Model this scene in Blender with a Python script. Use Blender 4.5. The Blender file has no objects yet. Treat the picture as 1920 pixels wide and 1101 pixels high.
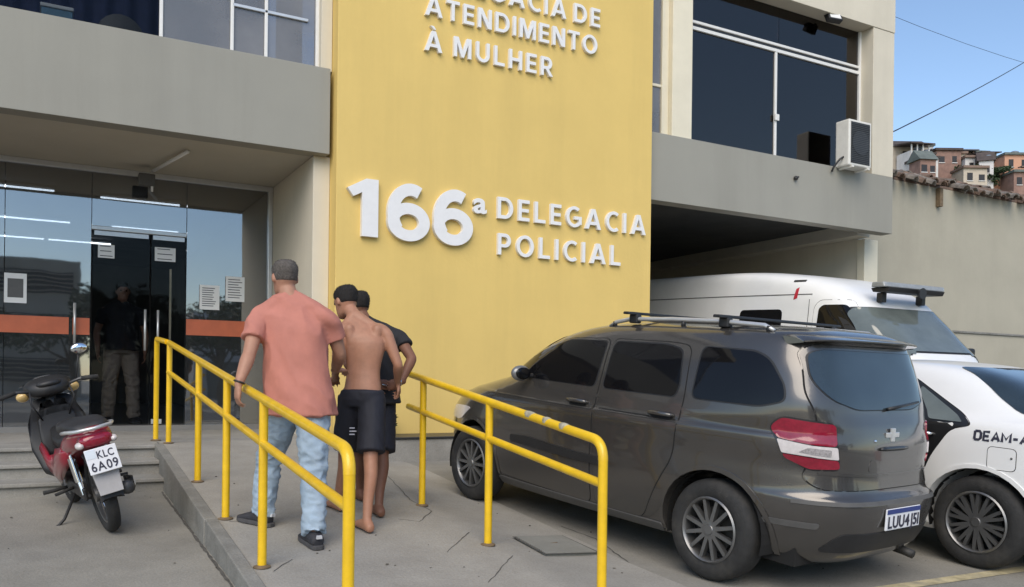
import bpy, bmesh, math, random
from mathutils import Vector, Matrix, noise
from mathutils.bvhtree import BVHTree
from mathutils.geometry import delaunay_2d_cdt

random.seed(7)
SC = bpy.context.scene
COL = SC.collection
R = math.radians
V = Vector

# ------------------------------------------------------------------ camera
YAW, ROLL, CAMH, FPX = R(29), R(0.7), 1.44, 1600.0
_f = V((math.sin(YAW), math.cos(YAW), 0)); _r = V((math.cos(YAW), -math.sin(YAW), 0)); _u = V((0, 0, 1))
cd = bpy.data.cameras.new('camera'); cam = bpy.data.objects.new('camera', cd); COL.objects.link(cam)
cd.sensor_fit = 'HORIZONTAL'; cd.sensor_width = 36.0; cd.lens = FPX / 1920 * 36
cd.shift_y = (715 - 550.5) / 1920; cd.clip_start = 0.05; cd.clip_end = 2000
cx_ = _r * math.cos(ROLL) + _u * math.sin(ROLL); cy_ = -_r * math.sin(ROLL) + _u * math.cos(ROLL)
M = Matrix((cx_, cy_, -_f)).transposed().to_4x4(); M.translation = V((0, 0, CAMH))
cam.matrix_world = M
SC.camera = cam
SC.cycles.max_bounces = 7; SC.cycles.diffuse_bounces = 4; SC.cycles.glossy_bounces = 4; SC.cycles.transparent_max_bounces = 8
SC.cycles.caustics_reflective = False; SC.cycles.caustics_refractive = False

# ------------------------------------------------------------------ sky and sun
SUN_EL, SUN_AZ = R(42), R(214)      # azimuth from +Y towards +X: high, behind the camera's left shoulder
w = bpy.data.worlds.new('World'); SC.world = w; w.use_nodes = True
nt = w.node_tree
for n in list(nt.nodes): nt.nodes.remove(n)
sky = nt.nodes.new('ShaderNodeTexSky'); sky.sky_type = 'NISHITA'; sky.sun_disc = False
sky.sun_elevation = SUN_EL; sky.sun_rotation = SUN_AZ
sky.air_density = 1.0; sky.dust_density = 0.3; sky.ozone_density = 1.6
bg = nt.nodes.new('ShaderNodeBackground'); bg.inputs[1].default_value = 0.115
out = nt.nodes.new('ShaderNodeOutputWorld')
nt.links.new(sky.outputs[0], bg.inputs[0]); nt.links.new(bg.outputs[0], out.inputs[0])
sd = bpy.data.lights.new('sun', 'SUN'); sun = bpy.data.objects.new('sun', sd); COL.objects.link(sun)
sd.energy = 1.8; sd.angle = R(50); sd.color = (1.0, 0.89, 0.74)
sdir = V((math.sin(SUN_AZ) * math.cos(SUN_EL), math.cos(SUN_AZ) * math.cos(SUN_EL), math.sin(SUN_EL)))
sun.rotation_euler = sdir.to_track_quat('Z', 'Y').to_euler(); sun.location = (0, -10, 30)
SC.view_settings.view_transform = 'Standard'; SC.view_settings.look = 'None'
SC.view_settings.gamma = 1.0; SC.view_settings.exposure = 0.76
SC.view_settings.use_curve_mapping = False

# ------------------------------------------------------------------ materials
def lin(c):
    return tuple(((v / 255) / 12.92 if v / 255 <= .04045 else ((v / 255 + .055) / 1.055) ** 2.4) for v in c)
MATS = {}
def mat(name, col, rough=.6, metal=0.0, var=.12, scale=6.0, bump=0.0, bscale=None, coat=0.0, emit=None, spec=.5, stain=0.0, stain_col=(.1, .09, .07), stain_scale=.7, streak=0.0, grain=0.0):
    """Principled material with object-space noise on colour, roughness and relief."""
    if name in MATS: return MATS[name]
    m = bpy.data.materials.new(name); m.use_nodes = True; t = m.node_tree; N = t.nodes; L = t.links
    p = N['Principled BSDF']; p.inputs['Roughness'].default_value = rough; p.inputs['Metallic'].default_value = metal
    p.inputs['Specular IOR Level'].default_value = spec
    p.inputs['Coat Weight'].default_value = coat; p.inputs['Coat Roughness'].default_value = .06
    tc = N.new('ShaderNodeTexCoord'); n1 = N.new('ShaderNodeTexNoise'); n1.inputs['Scale'].default_value = scale
    n1.inputs['Detail'].default_value = 6; n1.inputs['Roughness'].default_value = .62
    L.new(tc.outputs['Object'], n1.inputs['Vector'])
    mr = N.new('ShaderNodeMapRange'); mr.inputs[1].default_value = .3; mr.inputs[2].default_value = .7
    mr.inputs[3].default_value = 1 - var; mr.inputs[4].default_value = 1 + var
    L.new(n1.outputs[0], mr.inputs[0])
    mul = N.new('ShaderNodeMix'); mul.data_type = 'RGBA'; mul.blend_type = 'MULTIPLY'; mul.inputs[0].default_value = 1
    mul.inputs[6].default_value = (*col, 1); L.new(mr.outputs[0], mul.inputs[7])
    last = mul.outputs[2]
    if stain > 0:
        n2 = N.new('ShaderNodeTexNoise'); n2.inputs['Scale'].default_value = stain_scale; n2.inputs['Detail'].default_value = 8
        n2.inputs['Roughness'].default_value = .68
        L.new(tc.outputs['Object'], n2.inputs['Vector'])
        m2 = N.new('ShaderNodeMapRange'); m2.inputs[1].default_value = .48; m2.inputs[2].default_value = .72
        m2.inputs[3].default_value = 0; m2.inputs[4].default_value = stain
        L.new(n2.outputs[0], m2.inputs[0])
        mx = N.new('ShaderNodeMix'); mx.data_type = 'RGBA'; L.new(m2.outputs[0], mx.inputs[0]); L.new(last, mx.inputs[6])
        mx.inputs[7].default_value = (*stain_col, 1); last = mx.outputs[2]
    if streak > 0:      # rain marks running down the wall
        mp = N.new('ShaderNodeMapping'); mp.inputs['Scale'].default_value = (.9, .9, .07); L.new(tc.outputs['Object'], mp.inputs['Vector'])
        n4 = N.new('ShaderNodeTexNoise'); n4.inputs['Scale'].default_value = 1.6; n4.inputs['Detail'].default_value = 9; n4.inputs['Roughness'].default_value = .7; L.new(mp.outputs[0], n4.inputs['Vector'])
        m4 = N.new('ShaderNodeMapRange'); m4.inputs[1].default_value = .46; m4.inputs[2].default_value = .78; m4.inputs[3].default_value = 1; m4.inputs[4].default_value = 1 - streak
        L.new(n4.outputs[0], m4.inputs[0]); x4 = N.new('ShaderNodeMix'); x4.data_type = 'RGBA'; x4.blend_type = 'MULTIPLY'; x4.inputs[0].default_value = 1
        L.new(last, x4.inputs[6]); L.new(m4.outputs[0], x4.inputs[7]); last = x4.outputs[2]
    if grain > 0:       # grit
        n5 = N.new('ShaderNodeTexNoise'); n5.inputs['Scale'].default_value = 75; n5.inputs['Detail'].default_value = 4; n5.inputs['Roughness'].default_value = .8; L.new(tc.outputs['Object'], n5.inputs['Vector'])
        m5 = N.new('ShaderNodeMapRange'); m5.inputs[1].default_value = .3; m5.inputs[2].default_value = .7; m5.inputs[3].default_value = 1 - grain; m5.inputs[4].default_value = 1 + grain
        L.new(n5.outputs[0], m5.inputs[0]); x5 = N.new('ShaderNodeMix'); x5.data_type = 'RGBA'; x5.blend_type = 'MULTIPLY'; x5.inputs[0].default_value = 1
        L.new(last, x5.inputs[6]); L.new(m5.outputs[0], x5.inputs[7]); last = x5.outputs[2]
    L.new(last, p.inputs['Base Color'])
    if bump > 0:
        n3 = N.new('ShaderNodeTexNoise'); n3.inputs['Scale'].default_value = bscale or scale * 5; n3.inputs['Detail'].default_value = 5
        L.new(tc.outputs['Object'], n3.inputs['Vector'])
        b = N.new('ShaderNodeBump'); b.inputs['Strength'].default_value = bump; b.inputs['Distance'].default_value = .01
        L.new(n3.outputs[0], b.inputs['Height']); L.new(b.outputs[0], p.inputs['Normal'])
    if emit: p.inputs['Emission Color'].default_value = (*emit[0], 1); p.inputs['Emission Strength'].default_value = emit[1]
    MATS[name] = m; return m

def glass(name, tint, refl, rough=.02, fk=1.0, body=None, gtint=(.93, .96, 1)):
    """Tinted film glass: part see-through, part mirror, with fresnel."""
    m = bpy.data.materials.new(name); m.use_nodes = True; t = m.node_tree; N = t.nodes; L = t.links
    for n in list(N): N.remove(n)
    o = N.new('ShaderNodeOutputMaterial'); tr = N.new('ShaderNodeBsdfTransparent'); tr.inputs[0].default_value = (*tint, 1)
    gl = N.new('ShaderNodeBsdfGlossy'); gl.inputs['Roughness'].default_value = rough; gl.inputs[0].default_value = (*gtint, 1)
    fr = N.new('ShaderNodeFresnel'); fr.inputs[0].default_value = 1.5
    tc = N.new('ShaderNodeTexCoord'); no = N.new('ShaderNodeTexNoise'); no.inputs['Scale'].default_value = 1.3; no.inputs['Detail'].default_value = 2
    L.new(tc.outputs['Object'], no.inputs['Vector'])
    bu = N.new('ShaderNodeBump'); bu.inputs['Strength'].default_value = .06; bu.inputs['Distance'].default_value = .02
    L.new(no.outputs[0], bu.inputs['Height']); L.new(bu.outputs[0], gl.inputs['Normal'])
    ma = N.new('ShaderNodeMath'); ma.operation = 'MULTIPLY_ADD'; ma.inputs[1].default_value = (1 - refl) * fk; ma.inputs[2].default_value = refl; ma.use_clamp = True
    L.new(fr.outputs[0], ma.inputs[0])
    mx = N.new('ShaderNodeMixShader'); L.new(ma.outputs[0], mx.inputs[0]); L.new(tr.outputs[0], mx.inputs[1]); L.new(gl.outputs[0], mx.inputs[2])
    if body:            # dusty film
        df = N.new('ShaderNodeBsdfDiffuse'); df.inputs[0].default_value = (*body[0], 1); m2 = N.new('ShaderNodeMixShader')
        n2 = N.new('ShaderNodeTexNoise'); n2.inputs['Scale'].default_value = 1.1; n2.inputs['Detail'].default_value = 5; L.new(tc.outputs['Object'], n2.inputs['Vector'])
        r2 = N.new('ShaderNodeMapRange'); r2.inputs[1].default_value = .3; r2.inputs[2].default_value = .7; r2.inputs[3].default_value = body[1] * .6; r2.inputs[4].default_value = body[1] * 1.4; L.new(n2.outputs[0], r2.inputs[0])
        L.new(r2.outputs[0], m2.inputs[0]); L.new(mx.outputs[0], m2.inputs[1]); L.new(df.outputs[0], m2.inputs[2]); mx = m2
    L.new(mx.outputs[0], o.inputs[0]); MATS[name] = m; return m

# ------------------------------------------------------------------ mesh helpers
class MB:
    def __init__(s): s.v = []; s.f = []
    def add(s, vs, fs, mtx=None):
        b = len(s.v)
        s.v += [(mtx @ V(p)) if mtx else V(p) for p in vs]
        s.f += [tuple(i + b for i in f) for f in fs]
    def box(s, x0, x1, y0, y1, z0, z1, mtx=None):
        s.add([(x0, y0, z0), (x1, y0, z0), (x1, y1, z0), (x0, y1, z0), (x0, y0, z1), (x1, y0, z1), (x1, y1, z1), (x0, y1, z1)],
              [(0, 3, 2, 1), (4, 5, 6, 7), (0, 1, 5, 4), (1, 2, 6, 5), (2, 3, 7, 6), (3, 0, 4, 7)], mtx); return s
    def loft(s, rings, caps=True, closed=False, mtx=None):
        n = len(rings[0]); vs = [p for r in rings for p in r]; fs = []
        m = len(rings)
        for i in range(m if closed else m - 1):
            j = (i + 1) % m
            for k in range(n):
                l = (k + 1) % n; fs.append((i * n + k, i * n + l, j * n + l, j * n + k))
        if caps and not closed:
            fs.append(tuple(range(n - 1, -1, -1))); fs.append(tuple((m - 1) * n + k for k in range(n)))
        s.add(vs, fs, mtx); return s
    def tube(s, path, r, n=10, caps=True, mtx=None):
        P = [V(p) for p in path]; rs = r if isinstance(r, (list, tuple)) else [r] * len(P)
        rings = []; ref = None
        for i, p in enumerate(P):
            d = (P[min(i + 1, len(P) - 1)] - P[max(i - 1, 0)]).normalized()
            if ref is None: ref = d.orthogonal().normalized()
            a = (ref - d * ref.dot(d)); a = a.normalized() if a.length > 1e-6 else d.orthogonal().normalized(); ref = a; b = d.cross(a)
            rings.append([p + (a * math.cos(t) + b * math.sin(t)) * rs[i] for t in (2 * math.pi * k / n for k in range(n))])
        return s.loft(rings, caps, False, mtx)
    def lathe(s, prof, n=32, axis='Y', closed=False, mtx=None):
        rings = []
        for k in range(n):
            a = 2 * math.pi * k / n; c, q = math.cos(a), math.sin(a)
            rings.append([(r * c, h, r * q) if axis == 'Y' else (r * c, r * q, h) for r, h in prof])
        m = len(prof); vs = [p for r in rings for p in r]; fs = []
        for k in range(n):
            l = (k + 1) % n
            for i in range(m if closed else m - 1):
                j = (i + 1) % m; fs.append((k * m + i, k * m + j, l * m + j, l * m + i))
        s.add(vs, fs, mtx); return s
    def prism(s, poly, h0, h1, plane='XZ', mtx=None):
        """poly in the plane, extruded along the third axis"""
        f = {'XZ': lambda p, h: (p[0], h, p[1]), 'XY': lambda p, h: (p[0], p[1], h), 'YZ': lambda p, h: (h, p[0], p[1])}[plane]
        n = len(poly); vs = [f(p, h0) for p in poly] + [f(p, h1) for p in poly]
        fs = [tuple(range(n))[::-1], tuple(range(n, 2 * n))] + [(k, (k + 1) % n, n + (k + 1) % n, n + k) for k in range(n)]
        s.add(vs, fs, mtx); return s
    def sphere(s, c, r, n=12, m=8, mtx=None):
        rx, ry, rz = r if isinstance(r, (tuple, list)) else (r, r, r)
        rings = []
        for i in range(1, m):
            t = math.pi * i / m
            rings.append([(c[0] + rx * math.sin(t) * math.cos(2 * math.pi * k / n), c[1] + ry * math.sin(t) * math.sin(2 * math.pi * k / n), c[2] - rz * math.cos(t)) for k in range(n)])
        vs = [p for q in rings for p in q] + [(c[0], c[1], c[2] - rz), (c[0], c[1], c[2] + rz)]; fs = []
        q = len(rings)
        for i in range(q - 1):
            for k in range(n): l = (k + 1) % n; fs.append((i * n + k, i * n + l, (i + 1) * n + l, (i + 1) * n + k))
        for k in range(n):
            l = (k + 1) % n; fs.append((q * n, l, k)); fs.append((q * n + 1, (q - 1) * n + k, (q - 1) * n + l))
        s.add(vs, fs, mtx); return s
    def build(s, name, m, parent=None, smooth=False, bevel=0, loc=None, world=None, fix=True, angle=None):
        """world: verts are world coordinates and the parent has this location"""
        vs = [p - world for p in s.v] if world is not None else s.v
        me = bpy.data.meshes.new(name); me.from_pydata([tuple(p) for p in vs], [], s.f); me.update()
        if fix:
            b = bmesh.new(); b.from_mesh(me); bmesh.ops.recalc_face_normals(b, faces=b.faces); b.to_mesh(me); b.free()
        return link(name, me, m, parent, smooth, bevel, loc, angle)

def link(name, me, m, parent=None, smooth=False, bevel=0, loc=None, angle=None):
    o = bpy.data.objects.new(name, me); COL.objects.link(o)
    if m is not None and len(me.materials) == 0: me.materials.append(MATS[m] if isinstance(m, str) else m)
    if smooth:
        for p in me.polygons: p.use_smooth = True
        if angle: me.set_sharp_from_angle(angle=R(angle))
    if bevel:
        md = o.modifiers.new('bevel', 'BEVEL'); md.width = bevel; md.segments = 2; md.limit_method = 'ANGLE'; md.angle_limit = R(40)
    if parent: o.parent = parent
    if loc is not None: o.location = loc
    return o
def empty(name, loc=(0, 0, 0), mtx=None):
    o = bpy.data.objects.new(name, None); COL.objects.link(o); o.location = loc; o.empty_display_size = .2
    if mtx is not None: o.matrix_world = mtx
    return o
def tag(o, label=None, cat=None, group=None, kind=None):
    if label: o['label'] = label
    if cat: o['category'] = cat
    if group: o['group'] = group
    if kind: o['kind'] = kind
    return o
def sub(name, src, parent=None, loc=None, mtx=None):
    o = bpy.data.objects.new(name, src.data); COL.objects.link(o)
    if parent: o.parent = parent
    if loc is not None: o.location = loc
    if mtx is not None: o.matrix_local = mtx
    return o
def evaluated(o, name=None):
    dg = bpy.context.evaluated_depsgraph_get(); dg.update()
    me = bpy.data.meshes.new_from_object(o.evaluated_get(dg)); me.name = name or o.name
    bpy.data.objects.remove(o); return me
def sm(x, a, b):
    t = min(1, max(0, (x - a) / (b - a))); return t * t * (3 - 2 * t)
def gz(X, Y):
    """height of the sloping forecourt"""
    yy = min(max(Y, -3.0), 9.6)
    return .05 * yy + .035 * min(3.5, max(0, Y - 4.5)) * sm(X, 2.0, 3.2)
def rz(X, Y):
    """height of the entrance ramp, flared down to the forecourt on its right"""
    f = min(.78, .35 + .105 * (Y - 4.96)); q = gz(X, Y)
    if X < 1.049: return q
    if X > 2.4: f += (q - f) * sm(X, 2.4, 3.4)
    return max(f, q + .004)
_font = {}
def sign_letter(ch, w=.128, H=.72):
    """heavy sans capitals as crisp outlines (cap height .72): a list of closed polygons"""
    def band(cx, cz, rx, rz, a0, a1, n=22, wv=.92):
        o = [(cx + rx * math.cos(R(a0 + (a1 - a0) * i / n)), cz + rz * math.sin(R(a0 + (a1 - a0) * i / n))) for i in range(n + 1)]
        q = [(cx + (rx - w) * math.cos(R(a0 + (a1 - a0) * i / n)), cz + (rz - w * wv) * math.sin(R(a0 + (a1 - a0) * i / n))) for i in range(n + 1)]
        return o + q[::-1]
    box = lambda x0, x1, z0, z1: [(x0, z0), (x1, z0), (x1, z1), (x0, z1)]
    A = [[(0, 0), (.14, 0), (.335, .56), (.53, 0), (.67, 0), (.415, H), (.255, H)], box(.16, .51, .15, .26)]
    T = {'6': [band(.335, .345, .325, .385, 62, 225, wv=1.0), band(.305, .235, .295, .245, 0, 180), band(.305, .235, .295, .245, 180, 360)],
         '1': [[(.19, 0), (.37, 0), (.37, H), (.235, H), (.03, .585), (.095, .485), (.19, .545)]],
         'M': [[(0, 0), (.125, 0), (.125, .50), (.30, 0), (.40, 0), (.575, .50), (.575, 0), (.70, 0), (.70, H), (.52, H), (.35, .235), (.18, H), (0, H)]],
         'N': [[(0, 0), (.125, 0), (.125, .50), (.40, 0), (.56, 0), (.56, H), (.435, H), (.435, .235), (.165, H), (0, H)]],
         'E': [[(0, 0), (.43, 0), (.43, .115), (w, .115), (w, .305), (.40, .305), (.40, .415), (w, .415), (w, .605), (.43, .605), (.43, H), (0, H)]],
         'L': [[(0, 0), (.43, 0), (.43, .115), (w, .115), (w, H), (0, H)]], 'I': [box(0, w, 0, H)],
         'T': [[(.19, 0), (.19 + w, 0), (.19 + w, .605), (.51, .605), (.51, H), (0, H), (0, .605), (.19, .605)]],
         'H': [[(0, 0), (w, 0), (w, .30), (.43, .30), (.43, 0), (.43 + w, 0), (.43 + w, H), (.43, H), (.43, .415), (w, .415), (w, H), (0, H)]],
         'A': A, '\u00c0': A + [[(.20, .90), (.34, .78), (.42, .78), (.33, .90)]],
         'U': [[(0, H), (0, .27)] + [(.275 + .275 * math.cos(R(180 + 180 * i / 16)), .27 + .28 * math.sin(R(180 + 180 * i / 16))) for i in range(17)] + [(.55, H), (.55 - w, H)] + [(.275 + (.275 - w) * math.cos(R(360 - 180 * i / 16)), .27 + (.28 - w) * math.sin(R(360 - 180 * i / 16))) for i in range(17)] + [(w, H)]],
         'O': [band(.34, .36, .34, .372, 0, 180), band(.34, .36, .34, .372, 180, 360)],
         'C': [band(.34, .36, .34, .372, 52, 308)], 'G': [band(.34, .36, .34, .372, 52, 318), [(.34, .27), (.525, .27), (.525, .10), (.645, .10), (.645, .38), (.34, .38)]],
         'D': [box(0, w, 0, H), box(w, .26, 0, .118), box(w, .26, H - .118, H), band(.26, .36, .33, .36, -90, 90)],
         'P': [box(0, w, 0, H), box(w, .26, H - .115, H), box(w, .26, .25, .36), band(.26, .485, .23, .235, -90, 90)],
         'R': [box(0, w, 0, H), box(w, .26, H - .115, H), box(w, .26, .25, .36), band(.26, .485, .23, .235, -90, 90), [(.20, .27), (.34, .27), (.53, 0), (.375, 0)]]}
    return T.get(ch)
def glyph(ch, bold=.03, depth=.05):
    """mesh of one character: unit cap height, in the XZ plane, extruded towards -Y; returns (mesh, x0, x1)"""
    k = (ch, bold, depth)
    if k in _font: return _font[k]
    pcs = sign_letter(ch, .155 if bold > .05 else .122) if bold >= .03 else None
    if pcs:
        mb = MB()
        for i, q in enumerate(pcs): mb.prism(q, -depth - .0006 * i, -.0006 * i)
        me = bpy.data.meshes.new('letter'); me.from_pydata([tuple(p) for p in mb.v], [], mb.f)
        b = bmesh.new(); b.from_mesh(me); bmesh.ops.recalc_face_normals(b, faces=b.faces); b.to_mesh(me); b.free()
        xs = [v.co.x for v in me.vertices]; _font[k] = (me, min(xs), max(xs)); return _font[k]
    cu = bpy.data.curves.new('letter', 'FONT'); cu.body = ch; cu.size = 1; cu.extrude = depth / 2; cu.offset = bold; cu.resolution_u = 4
    o = bpy.data.objects.new('letter', cu); COL.objects.link(o); me = evaluated(o, 'letter')
    for v in me.vertices: v.co = V((v.co.x, -v.co.z - depth / 2, v.co.y))
    b = bmesh.new(); b.from_mesh(me); bmesh.ops.recalc_face_normals(b, faces=b.faces); b.to_mesh(me); b.free()
    xs = [v.co.x for v in me.vertices]; x0, x1 = (min(xs), max(xs)) if xs else (0, .2)
    _font[k] = (me, x0, x1); return _font[k]
_caps = {}
def capheight(bold):
    if bold not in _caps:
        me = glyph('H', bold, .01)[0]; zs = [v.co.z for v in me.vertices]; _caps[bold] = (min(zs), max(zs) - min(zs))
    return _caps[bold]
def text_line(txt, x0, x1, zb, h, parent, m, bold=.03, depth=.05, y=0, name='letter', kern=None, space=.35):
    """letters of one line, fitted between x0 and x1 with cap height h, each its own part"""
    b0, ch = capheight(bold) if bold < .03 or txt == 'a' else (0, .72); s = h / ch; W = []
    for c in txt: W.append(space if c == ' ' else glyph(c, bold, depth / s)[2] - glyph(c, bold, depth / s)[1])
    gaps = [.0] * len(txt)
    for i, g_ in (kern or {}).items(): gaps[i] = g_
    tot = sum(W) * s; n = len(txt) - 1
    gap = (x1 - x0 - tot - sum(gaps)) / max(n, 1)
    if gap < .06 * h:      # squeeze the letters instead
        gap = .1 * h; k = (x1 - x0 - n * gap - sum(gaps)) / tot
    else: k = 1
    if n == 0: k = (x1 - x0) / tot
    elif gap > .4 * h: k = (x1 - x0 - n * .25 * h) / tot; gap = .25 * h
    x = x0
    for i, c in enumerate(txt):
        if c != ' ':
            me, a, b = glyph(c, bold, depth / s)
            o = bpy.data.objects.new(name, me); COL.objects.link(o)
            if len(me.materials) == 0: me.materials.append(MATS[m])
            o.parent = parent; o.scale = (s * k, s, s); o.location = (x - a * s * k, y, zb - b0 * s)
        x += W[i] * s * k + gap + gaps[i]
# ------------------------------------------------------------------ palette
mat('concrete_ground', (.272, .259, .226), .85, var=.10, scale=2.2, bump=.5, bscale=60, stain=.62, stain_col=(.135, .127, .108), stain_scale=.45, grain=.16)
mat('concrete_ramp', (.325, .308, .272), .85, var=.10, scale=3, bump=.5, bscale=55, stain=.5, stain_col=(.215, .198, .172), stain_scale=.8, grain=.16)
mat('concrete_edge', (.22, .215, .195), .9, var=.2, scale=4, bump=.6, bscale=40, grain=.2, stain=.6, stain_col=(.10, .095, .08), stain_scale=1.6)
mat('concrete_step', (.285, .275, .25), .85, var=.15, scale=4, bump=.5, bscale=45, grain=.15, stain=.5, stain_col=(.20, .19, .165), stain_scale=1.5)
mat('crack', (.09, .085, .075), .95, var=.4, scale=20)
mat('cover_cement', (.26, .255, .225), .9, var=.12, scale=7, bump=.4, bscale=50, stain=.4, stain_col=(.16, .155, .12), stain_scale=3)
mat('faded_line', (.50, .43, .26), .85, var=.35, scale=9, stain=.75, stain_col=(.24, .23, .2), stain_scale=5)
mat('asphalt', (.055, .055, .057), .9, var=.2, scale=3, bump=.4, bscale=80)
mat('yellow_wall', (.715, .512, .162), .75, streak=.09, var=.04, scale=1.1, bump=.2, bscale=24, stain=.4, stain_col=(.66, .47, .145), stain_scale=.8)
mat('beige_wall', (.64, .585, .47), .8, streak=.10, var=.05, scale=1.5, bump=.12, bscale=30, stain=.16, stain_col=(.48, .44, .35), stain_scale=.8)
mat('grey_fascia', (.30, .289, .247), .75, streak=.12, var=.04, scale=.9, bump=.1, bscale=30, stain=.16, stain_col=(.27, .265, .24), stain_scale=.5)
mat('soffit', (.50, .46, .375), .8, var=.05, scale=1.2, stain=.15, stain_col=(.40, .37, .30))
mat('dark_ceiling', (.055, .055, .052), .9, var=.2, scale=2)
mat('neighbour_wall', (.405, .375, .295), .85, streak=.09, var=.06, scale=1.2, bump=.2, bscale=25, stain=.35, stain_col=(.31, .285, .225), stain_scale=.5)
mat('cream_paint', (.74, .68, .53), .7, var=.05, scale=3)
mat('white_letter', (.78, .77, .76), .4, var=.04, scale=8)
mat('aluminium', (.62, .62, .61), .35, metal=.6, var=.06, scale=10)
mat('white_frame', (.74, .73, .70), .45, var=.05, scale=9)
mat('dark_frame', (.03, .03, .032), .4, var=.1, scale=9)
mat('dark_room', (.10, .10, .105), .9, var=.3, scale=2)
mat('room_floor', (.20, .195, .185), .35, var=.1, scale=2)
mat('orange_film', (.48, .12, .05), .4, var=.12, scale=5)
mat('yellow_paint', (.80, .50, .010), .38, var=.08, scale=12, bump=.08, bscale=40, coat=.3, stain=.35, stain_col=(.52, .30, .02), stain_scale=7)
mat('worn_paint', (.36, .33, .24), .7, var=.4, scale=30)
mat('rust_plate', (.17, .12, .07), .8, var=.3, scale=18)
mat('paper', (.72, .72, .70), .8, var=.03, scale=14)
mat('ink', (.09, .09, .10), .8)
mat('tube_light', (.9, .9, .9), .5, emit=((.92, .96, 1.0), 4.0))
mat('ac_white', (.70, .68, .62), .5, var=.06, scale=8, stain=.2, stain_col=(.45, .42, .36), stain_scale=5)
mat('black_plastic', (.018, .018, .019), .5, var=.15, scale=14)
mat('grey_plastic', (.085, .083, .08), .55, var=.12, scale=14)
mat('rubber', (.022, .022, .022), .85, var=.25, scale=22, bump=.3, bscale=90, stain=.5, stain_col=(.075, .068, .058), stain_scale=6)
mat('wire', (.02, .02, .022), .6)
glass('glass_front', (.42, .45, .48), .22, body=((.30, .31, .31), .07), gtint=(.95, .96, .97))
glass('glass_door', (.62, .64, .66), .0, fk=.15)
glass('glass_upper', (.6, .61, .63), .06, fk=.6, body=((.33, .33, .34), .42), gtint=(.95, .93, .92))
glass('glass_film', (.10, .10, .12), .035, fk=.8, gtint=(1, .93, .88))

# ------------------------------------------------------------------ ground sheet
def axis(vals): return sorted(set(round(v, 3) for v in vals))
xs = axis([-300, -150, -80, -40, -20, -10, -6, -4] + [-3 + .25 * i for i in range(49)] + [10, 12, 15, 20, 40, 80, 150, 300])
ys = axis([-300, -150, -80, -40, -20, -10, -5] + [-3 + .25 * i for i in range(65)] + [14, 16, 18, 22, 40, 80, 150, 300])
b = MB(); nx = len(xs)
b.v = [V((x, y, gz(x, y))) for y in ys for x in xs]
b.f = [(j * nx + i, j * nx + i + 1, (j + 1) * nx + i + 1, (j + 1) * nx + i) for j in range(len(ys) - 1) for i in range(nx - 1)]
ground = tag(b.build('ground', 'concrete_ground', smooth=True, fix=False), 'worn grey concrete forecourt in front of the station', kind='structure')
b = MB(); b.box(-150, 150, -19, -9.5, gz(0, -9) + .003, gz(0, -9) + .02)
tag(b.build('road', 'asphalt'), 'asphalt street across from the station', kind='structure')

def strip(path, wdt, zf, lift, name, m, parent, jag=0):
    mb = MB(); P = []
    for (a, c) in zip(path[:-1], path[1:]):
        n = max(2, int((V(c) - V(a)).length / .06))
        for i in range(n): P.append(V(a).lerp(V(c), i / n))
    P.append(V(path[-1])); vs = []
    for i, p in enumerate(P):
        d = (P[min(i + 1, len(P) - 1)] - P[max(i - 1, 0)]); nrm = V((-d.y, d.x)).normalized()
        if jag: p = p + nrm * random.uniform(-jag, jag)
        ww = wdt * (random.uniform(.5, 1.3) if jag else 1) / 2
        for q in (p - nrm * ww, p + nrm * ww): vs.append((q.x, q.y, zf(q.x, q.y) + lift))
    mb.add(vs, [(2 * i, 2 * i + 1, 2 * i + 3, 2 * i + 2) for i in range(len(P) - 1)])
    return mb.build(name, m, parent)
strip([(4.3, 3.52), (7.5, 3.42)], .10, gz, .004, 'painted_line', 'faded_line', ground)

# ------------------------------------------------------------------ ramp, steps, platform, plinth
b = MB(); rx = [1.05 + .15 * i for i in range(17)]; ry = [3.05 + .15 * i for i in range(42)] + [9.3]; n = len(rx)
b.v = [V((x, y, rz(x, y) + .004)) for y in ry for x in rx]
b.f = [(j * n + i, j * n + i + 1, (j + 1) * n + i + 1, (j + 1) * n + i) for j in range(len(ry) - 1) for i in range(n - 1)]
ramp = tag(b.build('ramp', 'concrete_ramp', smooth=True, fix=False), 'sloping grey concrete ramp between the yellow railings', kind='structure')
# side kerb of the ramp: built in lengths with open joints
yy = 3.1
k = 0
while yy < 9.0:
    y1 = min(yy + 1.48, 9.0); mb = MB()
    xo = .985 + .006 * (k % 2)
    mb.add([(xo, yy, gz(1, yy) - .05), (xo, y1 - .012, gz(1, y1) - .05), (1.049, y1 - .012, gz(1, y1) - .05), (1.049, yy, gz(1, yy) - .05),
            (xo, yy, rz(1.06, yy) + .016), (xo, y1 - .012, rz(1.06, y1) + .016), (1.075, y1 - .012, rz(1.06, y1) + .016), (1.075, yy, rz(1.06, yy) + .016)],
           [(0, 3, 2, 1), (4, 5, 6, 7), (0, 1, 5, 4), (1, 2, 6, 5), (2, 3, 7, 6), (3, 0, 4, 7)])
    mb.build('kerb_stone', 'concrete_edge', ramp, bevel=.008); yy = y1; k += 1
for path in ([(2.27, 4.92), (2.64, 5.35)], [(2.26, 4.32), (2.67, 4.78)], [(2.81, 7.39), (2.6, 6.35), (2.63, 5.97), (2.39, 5.65), (2.27, 5.76)], [(1.17, 4.88), (1.33, 5.06)], [(1.14, 5.99), (1.30, 5.98)]):
    strip(path, .006, lambda x, y: rz(x, y) + .004, .003, 'crack', 'crack', ramp, jag=.006)
strip([(.975, 3.0), (.972, 8.2)], .02, gz, .003, 'joint', 'crack', ground, jag=.003)
for path in ([(3.3, 3.9), (3.6, 5.2), (3.55, 5.6)], [(2.6, 3.9), (3.0, 3.6)]):
    strip(path, .009, gz, .003, 'crack', 'crack', ground, jag=.006)

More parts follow.
